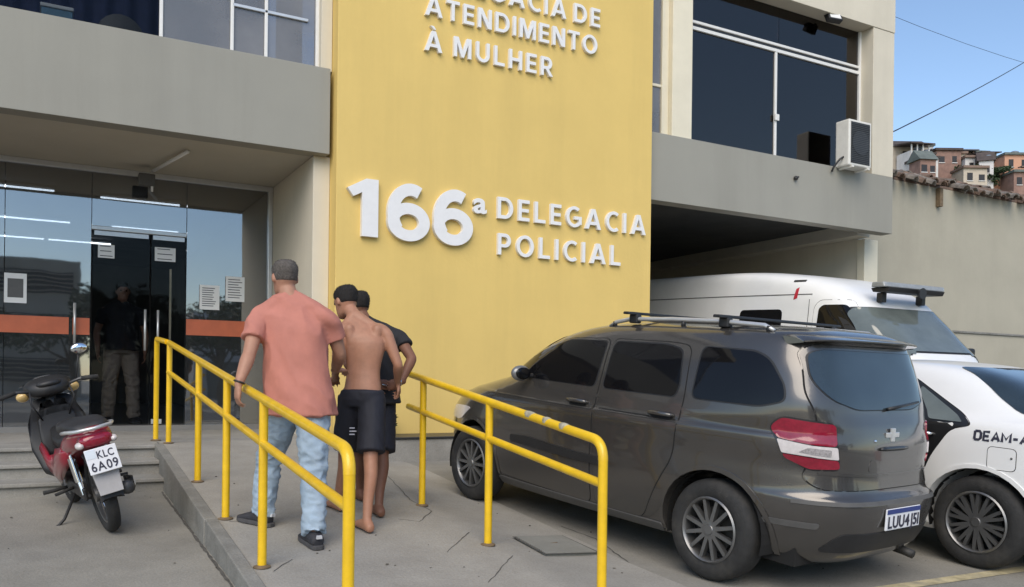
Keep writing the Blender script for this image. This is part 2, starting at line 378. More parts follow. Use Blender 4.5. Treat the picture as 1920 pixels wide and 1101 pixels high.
steps = tag(empty('entrance_steps', (0, 8.24, .41)), 'wide concrete steps up to the glass entrance', kind='structure')
lo = V((0, 8.24, .41))
for i, (y0, z1) in enumerate(((8.24, .535), (8.60, .66), (8.96, .78))):
    xr = 1.0 if i < 2 else 1.05
    b = MB(); b.box(-9, xr, y0, 9.3 if i == 2 else y0 + .40, .1, z1 - .035); b.build('riser', 'concrete_step', steps, world=lo, bevel=.006)
    b = MB(); b.box(-9, xr - .003, y0 - .03, 9.297 if i == 2 else y0 + .39, z1 - .035, z1); b.build('tread', 'concrete_step', steps, world=lo, bevel=.008)
b = MB(); b.box(-9, 2.8, 9.301, 11.42, .3, .779)
tag(b.build('entrance_platform', 'concrete_step', bevel=.006), 'concrete platform in front of the glass doors', kind='structure')
b = MB(); b.box(-12, 2.64, 11.30, 22, .3, .845)
tag(b.build('lobby_floor', 'room_floor'), 'dim lobby floor behind the glass', kind='structure')

# inspection cover let into the forecourt
ic = tag(empty('inspection_cover', (3.14, 5.03, rz(3.14, 5.03))), 'square cement inspection cover in the ground by the right railing', 'manhole cover')
q = [(2.94, 5.24), (3.36, 5.28), (3.36, 4.82), (2.93, 4.80)]; b = MB(); c0 = V((3.14, 5.03, rz(3.14, 5.03)))
def quad(q, s, l): return [V((3.147 + (x - 3.147) * s, 5.035 + (y - 5.035) * s, rz(x, y) + .013 + l)) for x, y in q]
A, Bq = quad(q, 1.06, .006), quad(q, .97, .006)
for l, h in ((0, 0),):
    b.add(A + Bq, [(i, (i + 1) % 4, 4 + (i + 1) % 4, 4 + i) for i in range(4)])
b.build('frame', 'crack', ic, world=c0)
b = MB(); t_ = quad(q, .97, .011); u_ = quad(q, .97, -.05); b.add(t_ + u_, [(0, 1, 2, 3)] + [(i, (i + 1) % 4, 4 + (i + 1) % 4, 4 + i) for i in range(4)])
b.build('lid', 'cover_cement', ic, world=c0)
b = MB(); b.tube([(3.11, 5.05, c0.z + .012), (3.12, 5.05, c0.z + .03), (3.18, 5.06, c0.z + .03), (3.19, 5.06, c0.z + .012)], .006, 6); b.build('lifting_ring', 'rust_plate', ic, world=c0)

# ------------------------------------------------------------------ police station
st = tag(empty('police_station', (2.85, 9.3, .5)), 'two storey police station with yellow centre wall and grey parapets', 'building')
so = V((2.85, 9.3, .5))
def part(name, m, boxes, parent=st, bevel=.006, wo=so):
    b = MB()
    for q in boxes: b.box(*q)
    return b.build(name, m, parent, world=wo, bevel=bevel)
part('yellow_wall', 'yellow_wall', [(2.85, 7.22, 9.2, 9.62, .2, 9.2)])
part('parapet', 'grey_fascia', [(-9, 2.80, 9.3, 9.52, 3.94, 4.89)], bevel=.004)
part('parapet', 'grey_fascia', [(7.222, 12.3, 9.3, 9.52, 3.95, 4.88)], bevel=.004)
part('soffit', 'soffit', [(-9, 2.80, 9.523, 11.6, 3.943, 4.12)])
part('wall', 'beige_wall', [(2.66, 2.848, 9.44, 11.6, .3, 3.94)])
part('wall', 'beige_wall', [(2.72, 2.846, 9.40, 9.7, 4.893, 9.2)])
part('balcony_floor', 'concrete_step', [(-9, 2.7, 9.525, 11.5, 4.3, 4.4), (7.23, 12.28, 9.525, 18, 4.3, 4.4)])
part('roof_slab', 'beige_wall', [(-9, 2.84, 9.3, 20, 8.6, 9.2), (7.23, 12.32, 9.3, 20, 7.27, 8.6)])
part('side_wall', 'beige_wall', [(12.0, 12.32, 9.75, 20, 3.96, 7.268)])
part('column', 'cream_paint', [(7.74, 8.10, 9.42, 9.78, 4.883, 7.268)])
part('column', 'beige_wall', [(11.80, 12.315, 9.31, 9.748, 4.883, 7.267)])
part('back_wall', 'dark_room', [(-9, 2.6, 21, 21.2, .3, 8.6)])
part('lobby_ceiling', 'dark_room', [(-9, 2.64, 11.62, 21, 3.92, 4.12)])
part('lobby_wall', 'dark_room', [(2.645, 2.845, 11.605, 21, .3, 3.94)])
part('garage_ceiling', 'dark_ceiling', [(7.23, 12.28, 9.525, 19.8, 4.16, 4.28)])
part('garage_wall', 'beige_wall', [(12.3, 12.5, 9.98, 20, .2, 4.155)])
part('garage_back_wall', 'beige_wall', [(7.0, 12.3, 19.8, 20, .2, 4.155)])
part('garage_wall', 'beige_wall', [(7.0, 7.2, 9.63, 19.8, .2, 4.155)])
part('pilaster', 'cream_paint', [(12.28, 12.62, 9.82, 9.975, .2, 3.94)])
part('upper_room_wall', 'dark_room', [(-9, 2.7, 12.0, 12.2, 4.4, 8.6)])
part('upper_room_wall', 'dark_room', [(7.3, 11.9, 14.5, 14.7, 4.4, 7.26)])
b = MB()
for x in (12.66, 12.76): b.tube([(x, 10.2, .3), (x, 10.2, 3.9)], .028, 8)
b.build('downpipe', 'white_frame', st, True, world=so)
part('plinth', 'concrete_step', [(2.62, 7.2, 8.62, 9.198, .2, .80)])
part('plinth_coping', 'dark_frame', [(2.61, 7.21, 8.60, 9.197, .80, .822)])

# glazed entrance front
GY = 11.35
fr = part('entrance_frame', 'aluminium', [(-9, 2.655, GY - .05, GY + .02, 3.88, 3.942), (2.60, 2.656, GY - .052, GY + .021, .781, 3.88), (1.60, 2.598, GY - .04, GY + .015, .781, .83), (-9, .52, GY - .04, GY + .015, .781, .83)])
part('door_header', 'aluminium', [(.53, 1.60, GY - .03, GY + .03, 3.19, 3.24)], fr, wo=V((0, 0, 0)) + so)
edges = [-6.2, -4.0, -1.9, .53]
def pane(x0, x1, z0, z1, y, m, name='pane', parent=st, th=.01, wo=so):
    b = MB(); b.box(x0 + .004, x1 - .004, y - th / 2, y + th / 2, z0, z1); return b.build(name, m, parent, world=wo)
for x0, x1 in ((-6.2, -4.0), (-4.0, -1.9), (-1.9, -.36), (-.36, .53), (1.60, 2.60)):
    pane(x0, x1, .83, 3.88, GY, 'glass_front')
pane(.53, 1.60, 3.24, 3.88, GY, 'glass_front')
for x0, x1, hx in ((.54, 1.18, 1.125), (1.19, 1.595, 1.27)):
    d = pane(x0, x1, .86, 3.185, GY, 'glass_door', 'door')
    b = MB(); b.tube([(hx, GY - .07, 1.76), (hx, GY - .07, 2.26)], .014, 10)
    for z in (1.84, 2.18): b.tube([(hx, GY - .07, z), (hx, GY, z)], .009, 8)
    b.build('handle', 'aluminium', d, True, world=so)
    b = MB(); b.box(x0 + .02, x0 + .14, GY - .02, GY + .02, .862, .92); b.build('patch_fitting', 'aluminium', d, world=so)
    b = MB(); b.box(x0 + .02, x1 - .02, GY - .018, GY + .018, 3.13, 3.182); b.build('patch_fitting', 'aluminium', d, world=so)
b = MB(); b.tube([(.36, GY - .07, 1.82), (.36, GY - .07, 2.30)], .014, 10); b.tube([(.36, GY - .07, 1.9), (.36, GY, 1.9)], .009, 8); b.tube([(.36, GY - .07, 2.22), (.36, GY, 2.22)], .009, 8)
b.build('pull_bar', 'aluminium', st, True, world=so)
for x0, x1, z0, z1 in ((-9, .30, 1.93, 2.13), (.34, .52, 1.93, 2.13), (1.605, 2.59, 1.97, 2.17)):
    b = MB(); b.box(x0, x1, GY - .012, GY - .008, z0, z1); b.build('orange_band', 'orange_film', st, world=so)
# upper windows, left wing: reflective sliding lights
for x0, x1 in ((-6.5, -2.6), (-2.6, -.9), (-.9, 1.05), (1.05, 1.76), (1.76, 2.12), (2.12, 2.69)):
    wd = part('window', 'white_frame', [(x0, x0 + .035, 9.50, 9.56, 4.9, 8.6)])
    pane(x0 + .035, x1, 4.93, 8.5, 9.53, 'glass_upper' if x1 > 1.2 else 'glass_door', 'pane', wd)
part('blind', 'cream_paint', [(1.08, 1.74, 9.70, 9.71, 4.9, 8.5)])
part('blind', 'paper', [(1.78, 2.08, 9.70, 9.71, 4.9, 8.5)])
part('blind', 'cream_paint', [(2.3, 2.6, 9.75, 9.76, 4.9, 8.5)])
part('window_frame', 'white_frame', [(2.685, 2.722, 9.49, 9.56, 4.9, 8.6)])
part('window_rail', 'aluminium', [(1.78, 2.6, 9.50, 9.555, 5.44, 5.475)])
# upper window, right wing
wd = part('window', 'white_frame', [(8.10, 11.80, 9.55, 9.60, 6.66, 6.70), (8.10, 11.80, 9.545, 9.60, 6.56, 6.61), (9.86, 9.905, 9.55, 9.60, 4.885, 6.56), (11.755, 11.80, 9.54, 9.61, 4.885, 7.266), (8.1, 8.125, 9.55, 9.6, 4.885, 7.266)])
for x0, x1, z0, z1 in ((8.12, 9.86, 4.89, 6.56), (9.905, 11.755, 4.89, 6.56), (8.12, 9.95, 6.70, 7.265), (9.95, 11.755, 6.70, 7.265)):
    pane(x0, x1, z0, z1, 9.58, 'glass_film', 'pane', wd)
part('rail_infill', 'dark_frame', [(8.12, 11.755, 9.575, 9.59, 6.61, 6.66)], wd, bevel=0)
part('lock', 'white_frame', [(9.845, 9.93, 9.52, 9.55, 5.50, 5.60)], wd)
wd = part('window', 'cream_paint', [(7.225, 7.27, 9.5, 9.56, 4.885, 7.267), (7.62, 7.738, 9.5, 9.56, 4.885, 7.267), (7.27, 7.62, 9.51, 9.555, 5.60, 5.64)])
pane(7.27, 7.62, 4.89, 7.26, 9.535, 'glass_upper', 'pane', wd)
b = MB(); b.tube([(10.9, 9.45, 7.27), (10.9, 9.42, 7.22)], .02, 8); b.build('bracket', 'dark_frame', st, world=so)

# a desk chair and a box behind the open upper window
mat('navy_cloth', (.02, .03, .09), .8, var=.2, scale=12); mat('box_blue', (.16, .30, .40), .6, var=.15, scale=9)
t = tag(empty('desk_chair', (.72, 10.0, 4.41)), 'grey desk chair back behind the dark upper left window', 'chair')
b = MB(); b.loft([[V((.24 * math.cos(a) * k, .05 * y, .62 + .26 * math.sin(a) * k)) for a in (2 * math.pi * i / 20 for i in range(20))] for y, k in ((-1, .9), (-.6, 1), (.6, 1), (1, .9))]); b.build('backrest', 'grey_plastic', t, True, angle=50)
b = MB(); b.box(-.23, .23, .06, .5, .42, .49); b.build('seat', 'navy_cloth', t, bevel=.02)
b = MB(); b.tube([(0, .28, .0), (0, .28, .42)], .03, 8); b.tube([(0, .06, .45), (0, .05, .6)], .02, 8); b.build('post', 'black_plastic', t)
t = tag(empty('storage_box', (.12, 9.85, 4.41)), 'pale blue storage box behind the dark upper left window', 'box')
b = MB(); b.box(-.14, .14, -.1, .1, 0, .72); b.build('box', 'box_blue', t, bevel=.01)
b = MB(); b.box(-.15, .15, -.11, .11, .721, .76); b.build('lid', 'white_frame', t, bevel=.01)
t = tag(empty('curtain', (.45, 10.3, 4.41)), 'dark navy cloth hanging behind the upper left window', 'curtain')
b = MB(); n_ = 40; b.add([(-.9 + 1.8 * i / n_, .04 * math.sin(i * 1.3), z) for z in (.0, 1.3) for i in range(n_ + 1)], [(i, i + 1, n_ + 2 + i, n_ + 1 + i) for i in range(n_)]); b.build('cloth', 'navy_cloth', t, True)

# fluorescent tubes of the lobby
for i, (x, y) in enumerate(((1.2, 12.75), (-.35, 12.65), (-1.9, 12.65), (-.1, 15.13), (1.5, 15.13), (-.45, 17.2), (.62, 17.2))):
    t = tag(empty('ceiling_lamp', (x, y, 3.85)), ['fluorescent tube over the glass doors, brightest in the lobby', 'fluorescent tube in the lobby at the left picture edge', 'fluorescent tube of the lobby out beyond the left edge', 'fluorescent tube in the second row of the lobby, left', 'fluorescent tube in the second row of the lobby, right', 'fluorescent tube in the far row of the lobby, left', 'fluorescent tube in the far row of the lobby, right'][i], 'lamp', 'fluorescent tubes in the lobby')
    b = MB(); b.box(-.52, .52, -.03, .03, .03, .068); b.build('batten', 'grey_plastic', t)
    b = MB(); b.tube([(-.5, 0, 0), (.5, 0, 0)], .013, 8); b.build('tube', 'tube_light', t, True)

# slanted white arm under the soffit
sa = tag(empty('lamp_arm', (1.1, 10.9, 3.94)), 'slanted white tube arm under the soffit above the glass entrance', 'lamp arm')
b = MB(); b.tube([(.30, -1.0, -.03), (.05, .05, -.06)], .02, 8); b.build('arm', 'white_frame', sa, True)
b = MB(); b.tube([(.05, .05, -.05), (.05, .05, -.30)], .014, 8); b.build('drop_rod', 'white_frame', sa, True)
b = MB(); b.box(-.10, .08, .0, .12, -.24, -.10); b.build('sensor', 'grey_plastic', sa, bevel=.01)

# floodlight under the roof slab
fl = tag(empty('floodlight', (10.9, 9.38, 7.2)), 'small floodlight under the roof slab above the dark upper window', 'floodlight')
b = MB(); b.box(-.13, .13, -.09, .0, -.06, .09); b.build('housing', 'black_plastic', fl, bevel=.01)
b = MB(); b.box(-.10, .10, -.096, -.091, -.04, .07); b.build('lens', 'white_frame', fl)
b = MB(); b.tube([(-.14, -.04, .01), (-.14, -.02, .07), (.14, -.02, .07), (.14, -.04, .01)], .01, 6); b.build('yoke', 'black_plastic', fl)
fl.rotation_euler = (R(-25), 0, R(-10))

# condenser on the parapet
ac = tag(empty('air_conditioner', (10.93, 9.05, 4.80)), 'white air conditioner condenser hung in front of the dark upper window', 'air conditioner')
b = MB(); b.box(0, .52, 0, .26, .06, .78); body = b.build('casing', 'ac_white', ac, bevel=.02)
b = MB(); b.box(.045, .475, -.006, .004, .10, .74); b.build('grille_back', 'black_plastic', ac)
b = MB()
for i in range(22): b.box(.05, .47, -.014, -.008, .115 + i * .0283, .121 + i * .0283)
b.build('grille', 'grey_plastic', ac)
b = MB(); b.lathe([(.0, -.009), (.19, -.009), (.19, -.013), (.0, -.013)], 24, mtx=Matrix.Translation((.26, 0, .43))); b.build('fan_ring', 'black_plastic', ac)
for x in (.06, .42):
    b = MB(); b.box(x, x + .04, -.02, .24, .03, .058); b.build('bracket', 'ac_white', ac)
b = MB(); b.tube([(.0, .1, .2), (-.06, .12, .16), (-.1, .2, .05), (-.12, .22, -.02)], .016, 8); b.build('pipe', 'black_plastic', ac, True)

# papers on the glass
def notice(x0, x1, z0, z1, y, label, lines=8, name='paper_notice', m='paper', frame=False):
    t = tag(empty(name, ((x0 + x1) / 2, y, z0)), label, 'notice', 'paper notices on the entrance glass'); h = z1 - z0; wd = (x1 - x0) / 2
    b = MB(); b.box(-wd, wd, -.003, 0, 0, h); b.build('sheet', m, t)
    if lines:
        b = MB()
        for i in range(lines):
            zz = h * (.88 - .72 * i / max(1, lines - 1)); b.box(-wd * .75, wd * random.uniform(.3, .78), -.0045, -.0035, zz - .006, zz + .004)
        b.build('print', 'ink', t)
    if frame:
        b = MB(); b.box(-wd * .7, wd * .7, -.0045, -.0035, h * .18, h * .82); b.build('picture', 'grey_plastic', t)
notice(-.36, -.135, 2.27, 2.61, GY - .02, 'white notice with grey picture on the left glass above the orange band', 0, frame=True)
notice(1.76, 2.0, 2.30, 2.61, GY - .02, 'white printed sheet on the glass right of the doors, the lower one', 9)
notice(2.075, 2.31, 2.42, 2.74, GY - .02, 'white printed sheet on the glass beside the jamb, the higher one', 8)
notice(.60, .78, 2.86, 3.02, GY - .02, 'pale sticker on the upper left glass door leaf', 3, 'door_sticker')
notice(1.23, 1.47, 2.87, 3.04, GY - .02, 'pale sticker on the upper right glass door leaf', 3, 'door_sticker')

# white lettering on the yellow wall
sg = tag(empty('wall_lettering', (2.95, 9.2, 3.0)), 'large white raised lettering 166ª DELEGACIA POLICIAL low on the yellow wall', 'sign')
X0, Z0 = 2.95, 3.0
text_line('1', 2.96 - X0, 3.32 - X0, 3.04 - Z0, .645, sg, 'white_letter', .055, .06)
text_line('6', 3.43 - X0, 3.95 - X0, 3.04 - Z0, .645, sg, 'white_letter', .055, .06)
text_line('6', 4.0 - X0, 4.51 - X0, 3.04 - Z0, .645, sg, 'white_letter', .055, .06)
text_line('a', 4.52 - X0, 4.70 - X0, 3.45 - Z0, .26, sg, 'white_letter', .025, .045)
text_line('DELEG', 4.85 - X0, 6.07 - X0, 3.42 - Z0, .26, sg, 'white_letter', .04, .045)
text_line('ACIA', 6.13 - X0, 7.10 - X0, 3.42 - Z0, .26, sg, 'white_letter', .04, .045)
text_line('POLICIAL', 4.86 - X0, 6.69 - X0, 2.98 - Z0, .26, sg, 'white_letter', .04, .045)
s2 = tag(empty('wall_lettering', (3.87, 9.2, 5.2)), 'smaller white raised lettering DELEGACIA DE ATENDIMENTO À MULHER at the top', 'sign')
X0, Z0 = 3.87, 5.2
text_line('DELEGACIA', 0, 5.80 - X0, 6.04 - Z0, .235, s2, 'white_letter', .036, .045)
text_line('DE', 5.92 - X0, 6.32 - X0, 6.04 - Z0, .235, s2, 'white_letter', .036, .045)
text_line('ATENDIMENTO', 0, 6.28 - X0, 5.68 - Z0, .235, s2, 'white_letter', .036, .045)
text_line('À', 0, 4.09 - X0, 5.27 - Z0, .235, s2, 'white_letter', .036, .045)
text_line('MULHER', 4.24 - X0, 5.61 - X0, 5.27 - Z0, .235, s2, 'white_letter', .036, .045)

# ------------------------------------------------------------------ neighbour wall with tiles
nw = tag(empty('neighbour_wall', (12.65, 10.3, 0)), 'tall stained beige side wall right of the garage with clay tiles on top', 'wall')
no_ = V((12.65, 10.3, 0))
part('wall', 'neighbour_wall', [(12.63, 40, 10.3, 10.6, 0, 5.22)], nw, wo=no_)
part('lower_wall', 'neighbour_wall', [(14.2, 40, 10.15, 10.298, 0, 2.47)], nw, wo=no_)
part('ledge', 'concrete_edge', [(14.15, 40, 10.12, 10.297, 2.47, 2.51)], nw, wo=no_)
mat('clay', (.17, .115, .085), .9, var=.45, scale=9, bump=.4, bscale=40)
mat('clay_grey', (.20, .175, .15), .9, var=.45, scale=9, bump=.4, bscale=40)
b = MB(); rr = []
for k in range(7):
    a = math.pi * k / 6; rr.append((math.cos(a), math.sin(a)))
rings = [[V((.09 * c * (1 - .12 * j), -.22 + .44 * j, .09 * s_)) for c, s_ in rr] + [V((.075 * c * (1 - .12 * j), -.22 + .44 * j, .075 * s_ - .004)) for c, s_ in rr[::-1]] for j in (0, 1)]
b.loft(rings); tile0 = None
x = 13.0; i = 0
while x < 21:
    for row in range(3):
        if random.random() < .12: continue
        m = 'clay' if random.random() < .55 else 'clay_grey'
        key = 't_' + m
        if key not in MATS:
            o = b.build('roof_tile', m, nw, smooth=True, angle=40); MATS[key] = o.data
        else:
            o = bpy.data.objects.new('roof_tile', MATS[key]); COL.objects.link(o); o.parent = nw
        o.location = V((x + random.uniform(-.04, .04), 10.25 + row * .30 + random.uniform(-.05, .05), 5.25 + row * .13 + random.uniform(-.01, .03))) - no_
        o.rotation_euler = (R(random.uniform(8, 28)), R(random.uniform(-12, 12)), R(random.uniform(-28, 28)))
    x += .175; i += 1
part('roof_bed', 'clay', [(12.7, 40, 10.3, 10.62, 5.221, 5.27)], nw, wo=no_)
part('roof_bed', 'clay', [(12.7, 40, 10.63, 12.2, 5.25, 5.40)], nw, wo=no_)
part('bracket', 'rust_plate', [(14.86, 14.95, 10.2, 10.298, 4.85, 5.2)], nw, wo=no_)

# insulators, antenna rod and the service cable
def catenary(a, c, sag, n=16): return [V(a).lerp(V(c), i / n) - V((0, 0, sag * 4 * (i / n) * (1 - i / n))) for i in range(n + 1)]
t = tag(empty('service_cable', (10.03, 9.29, 4.58)), 'black overhead cable running from the right parapet up across the sky', 'cable')
b = MB(); b.tube(catenary((10.03, 9.27, 4.58), (52, 26.5, 22.6), .35), .014, 6); b.build('cable', 'wire', t, world=V((10.03, 9.29, 4.58)))
b = MB(); b.sphere((10.03, 9.27, 4.58), .035); b.build('anchor', 'black_plastic', t, world=V((10.03, 9.29, 4.58)))
t = tag(empty('service_cable', (12.34, 9.6, 7.9)), 'thin cable hanging between two insulators down the building corner', 'cable')
b = MB(); b.tube([(12.36, 9.55, 6.66), (12.37, 9.55, 5.5), (12.36, 9.55, 4.2)], .006, 6); b.build('cable', 'wire', t, world=V((12.34, 9.6, 7.9)))
for z in (6.68, 4.2):
    b = MB(); b.tube([(12.22, 9.6, z - .05), (12.36, 9.55, z)], .01, 6); b.sphere((12.37, 9.55, z), .04, 10, 6); b.build('insulator', 'black_plastic', t, world=V((12.34, 9.6, 7.9)))
t = tag(empty('service_cable', (12.32, 9.6, 7.2)), 'faint thin cable high in the sky beside the building corner', 'cable')
b = MB(); b.tube(catenary((12.3, 9.8, 7.9), (40, 14, 13), .9), .004, 6); b.build('cable', 'wire', t, world=V((12.32, 9.6, 7.2)))
# ------------------------------------------------------------------ vehicles
mat('paint_graphite', (.092, .086, .080), .24, metal=.6, var=.06, scale=3, coat=.8, stain=.35, stain_col=(.115, .108, .098), stain_scale=1.3)
mat('paint_white', (.80, .80, .79), .32, var=.03, scale=2, coat=.6, stain=.12, stain_col=(.55, .54, .5), stain_scale=1.5)
mat('paint_van', (.80, .80, .79), .38, var=.03, scale=2, coat=.35, stain=.2, stain_col=(.48, .47, .44), stain_scale=1.2)
mat('paint_black', (.014, .014, .015), .35, var=.1, scale=4, coat=.4)
mat('gap', (.008, .008, .008), .9)
mat('car_glass', (.006, .006, .007), .04, var=.05, scale=3, coat=.0, spec=.32)
mat('rear_glass', (.020, .030, .036), .04, var=.3, scale=2.5, coat=.3, spec=.8)
mat('van_glass', (.13, .15, .14), .05, var=.25, scale=1.5, coat=.3, spec=.8)
mat('red_lens', (.24, .008, .026), .14, var=.18, scale=40, coat=.6)
mat('lens_insert', (.30, .28, .28), .3, var=.4, scale=90)
mat('mirror_grey', (.20, .20, .20), .3, metal=.3, coat=.5)
mat('clear_lens', (.60, .56, .55), .15, var=.1, scale=40, coat=.6)
mat('chrome', (.75, .75, .75), .14, metal=1.0, var=.05, scale=10)
mat('alloy', (.20, .20, .20), .38, metal=.75, var=.15, scale=10, stain=.3, stain_col=(.08, .075, .07), stain_scale=5)
mat('brake', (.05, .048, .045), .6, metal=.5, var=.3, scale=12)
mat('plate_white', (.74, .75, .78), .5, var=.03, scale=20)
mat('plate_blue', (.03, .05, .20), .5, var=.05, scale=20)
mat('plate_ink', (.03, .03, .05), .6)
mat('red_mark', (.45, .02, .04), .5)

def crom(P, sub_n):
    """Catmull-Rom through rows of numbers"""
    out_ = []
    for i in range(len(P) - 1):
        a, b_, c, d = P[max(i - 1, 0)], P[i], P[i + 1], P[min(i + 2, len(P) - 1)]
        for k in range(sub_n):
            t = k / sub_n
            out_.append([.5 * (2 * q + (r_ - p) * t + (2 * p - 5 * q + 4 * r_ - s_) * t * t + (-p + 3 * q - 3 * r_ + s_) * t ** 3) for p, q, r_, s_ in zip(a, b_, c, d)])
    out_.append(list(P[-1])); return out_

def spow(v, p): return math.copysign(abs(v) ** p, v)
class Car:
    """body lofted from level slices: z, rear x, front x, half width, rear and front corner exponents.
    x runs forward from the rear axle, y to the car's left, z up from the road."""
    def __init__(s, name, slices, paint, wheels, arch, mtx, label, sub_n=4, NP=112, taper=.05, group=None):
        s.root = tag(empty(name, mtx=mtx), label, 'car' if 'van' not in name else 'van', group)
        b = MB(); rings = []
        for z, xr, xf, w_, nr, nf in crom(slices, sub_n):
            c, a = (xr + xf) / 2, (xf - xr) / 2; ring = []
            for k in range(NP):
                t = 2 * math.pi * (k + .5) / NP; ct, sn = math.cos(t), math.sin(t); n_ = nf if ct > 0 else nr
                # even out the spacing of the superellipse
                L_ = (abs(ct) ** n_ + abs(sn) ** n_) ** (-1 / n_)
                px, py = ct * L_, sn * L_
                if abs(py) > .999: pass
                tap = 1 - taper * (max(0, px) ** 2) - taper * .8 * (max(0, -px) ** 2)
                ring.append(V((c + a * px, w_ * py * tap, z)))
            rings.append(ring)
        b.loft(rings)
        o = b.build('body', paint, None, True)
        s.bvh = BVHTree.FromPolygons([tuple(v.co) for v in o.data.vertices], [tuple(p.vertices) for p in o.data.polygons])
        cut = MB()
        for wx, r_ in wheels:
            for sd_ in (-1, 1):
                cut.lathe([(0, .42), (arch * .92, .42), (arch, .80), (arch, 1.2), (0, 1.2)], 40, mtx=Matrix.Translation((wx, 0, r_)) @ Matrix.Diagonal((1, sd_, 1, 1)))
        co = cut.build('cut', None)
        md = o.modifiers.new('b', 'BOOLEAN'); md.operation = 'DIFFERENCE'; md.object = co; md.solver = 'EXACT'
        me = evaluated(o, 'body'); bpy.data.objects.remove(co)
        s.body = link('body', me, paint, s.root); s.body.data.set_sharp_from_angle(angle=R(38))
        for p in me.polygons: p.use_smooth = True
        if len(me.materials) > 1:
            pass
        s.wheels, s.arch = wheels, arch
        for wx, r_ in wheels:
            for sd_ in (-1, 1):
                lb = MB(); ar = arch * .985; N_ = 20
                prof = [(ar * .9, .45), (ar, .60), (ar, .775)]
                rg = [[V((wx + q * math.cos(math.pi * 1.15 * k / N_ - .25), sd_ * h, r_ + q * math.sin(math.pi * 1.15 * k / N_ - .25))) for q, h in prof] for k in range(N_ + 1)]
                n3 = len(prof); vs = [p for q in rg for p in q]
                lb.add(vs, [(k * n3 + i, k * n3 + i + 1, (k + 1) * n3 + i + 1, (k + 1) * n3 + i) for k in range(N_) for i in range(n3 - 1)])
                lb.build('wheel_well', 'gap', s.root)
    def project(s, u, z, ang, far=4.0):
        """hit the body from outside; ang 90 = left side, -90 = right side, 180 = rear, 0 = front; u runs along the car (or left) """
        d = V((math.cos(R(ang)), math.sin(R(ang)), 0)); t = V((math.sin(R(ang)), -math.cos(R(ang)), 0))
        base = V((1.2, 0, 0))
        if abs(abs(ang) - 90) < 1: o_ = V((u, 0, z))
        else: o_ = t * u + V((base.x * (abs(d.y)) if 0 else 0, 0, z)) + V((0, 0, 0))
        o_ = o_ + d * far
        h, nrm, i, _ = s.bvh.ray_cast(o_, -d)
        if h is None: return None, None
        return h, nrm
    def patch(s, name, poly, m, ang=90, off=.003, parent=None, step=.05, skirt=.006, smooth=True, org=None):
        pts = [V(p) for p in poly]; dense = []
        for i, p in enumerate(pts):
            q = pts[(i + 1) % len(pts)]; n = max(1, int((q - p).length / step))
            dense += [p.lerp(q, k / n) for k in range(n)]
        x0, x1 = min(p.x for p in dense), max(p.x for p in dense); z0, z1 = min(p.y for p in dense), max(p.y for p in dense)
        def inside(x, z):
            c = False; n = len(dense); j = n - 1
            for i in range(n):
                a, b_ = dense[i], dense[j]
                if (a.y > z) != (b_.y > z) and x < (b_.x - a.x) * (z - a.y) / (b_.y - a.y) + a.x: c = not c
                j = i
            return c
        grid = []
        nx_, nz_ = int((x1 - x0) / step), int((z1 - z0) / step)
        for i in range(1, nx_ + 1):
            for j in range(1, nz_ + 1):
                x, z = x0 + (x1 - x0) * i / (nx_ + 1), z0 + (z1 - z0) * j / (nz_ + 1)
                if inside(x, z) and min((V((x, z)) - p).length for p in dense) > step * .4: grid.append(V((x, z)))
        nd = len(dense)
        vs, es, fs, *_ = delaunay_2d_cdt(dense + grid, [(i, (i + 1) % nd) for i in range(nd)], [], 1, 1e-5)
        d = V((math.cos(R(ang)), math.sin(R(ang)), 0))
        P, Nn, lastok = [], [], None
        for p in vs:
            h, nr = s.project(p.x, p.y, ang)
            if h is None: h, nr = (lastok if lastok else (V((p.x, 0, p.y)), d))
            lastok = (h, nr); P.append(h); Nn.append(nr)
        # smooth normals so that the panel follows the body
        V3 = [h + nr * off for h, nr in zip(P, Nn)]
        fs = [tuple(f) for f in fs if len(f) == 3]
        # skirt along the boundary
        cnt = {}
        for f in fs:
            for a, b_ in ((f[0], f[1]), (f[1], f[2]), (f[2], f[0])):
                kk = (min(a, b_), max(a, b_)); cnt.setdefault(kk, []).append((a, b_))
        bd = [v[0] for v in cnt.values() if len(v) == 1]; low = {}
        for a, b_ in bd:
            for q in (a, b_):
                if q not in low: low[q] = len(V3); V3.append(P[q] - Nn[q] * skirt)
        top = len(fs)
        fs += [(b_, a, low[a], low[b_]) for a, b_ in bd]
        me = bpy.data.meshes.new(name); me.from_pydata([tuple(p) for p in V3], [], fs); me.update()
        b = bmesh.new(); b.from_mesh(me); b.faces.ensure_lookup_table()
        # outward winding
        sn = sum((f.normal.dot(Nn[f.verts[0].index]) for f in list(b.faces)[:top]))
        if sn < 0: bmesh.ops.reverse_faces(b, faces=b.faces)
        b.to_mesh(me); b.free()
        o = link(name, me, m, parent or s.root, smooth); me.set_sharp_from_angle(angle=R(50)); return o
    def strip(s, name, path, wdt, m, ang=90, off=.002, parent=None, step=.06):
        P = [V(p) for p in path]; L_, R_ = [], []
        for i, p in enumerate(P):
            d = (P[min(i + 1, len(P) - 1)] - P[max(i - 1, 0)]).normalized(); n = V((-d.y, d.x)) * wdt / 2
            L_.append(p + n); R_.append(p - n)
        return s.patch(name, L_ + R_[::-1], m, ang, off, parent, step, skirt=.004)
    def hit(s, u, z, ang=90, off=0):
        h, n = s.project(u, z, ang); return h + n * off

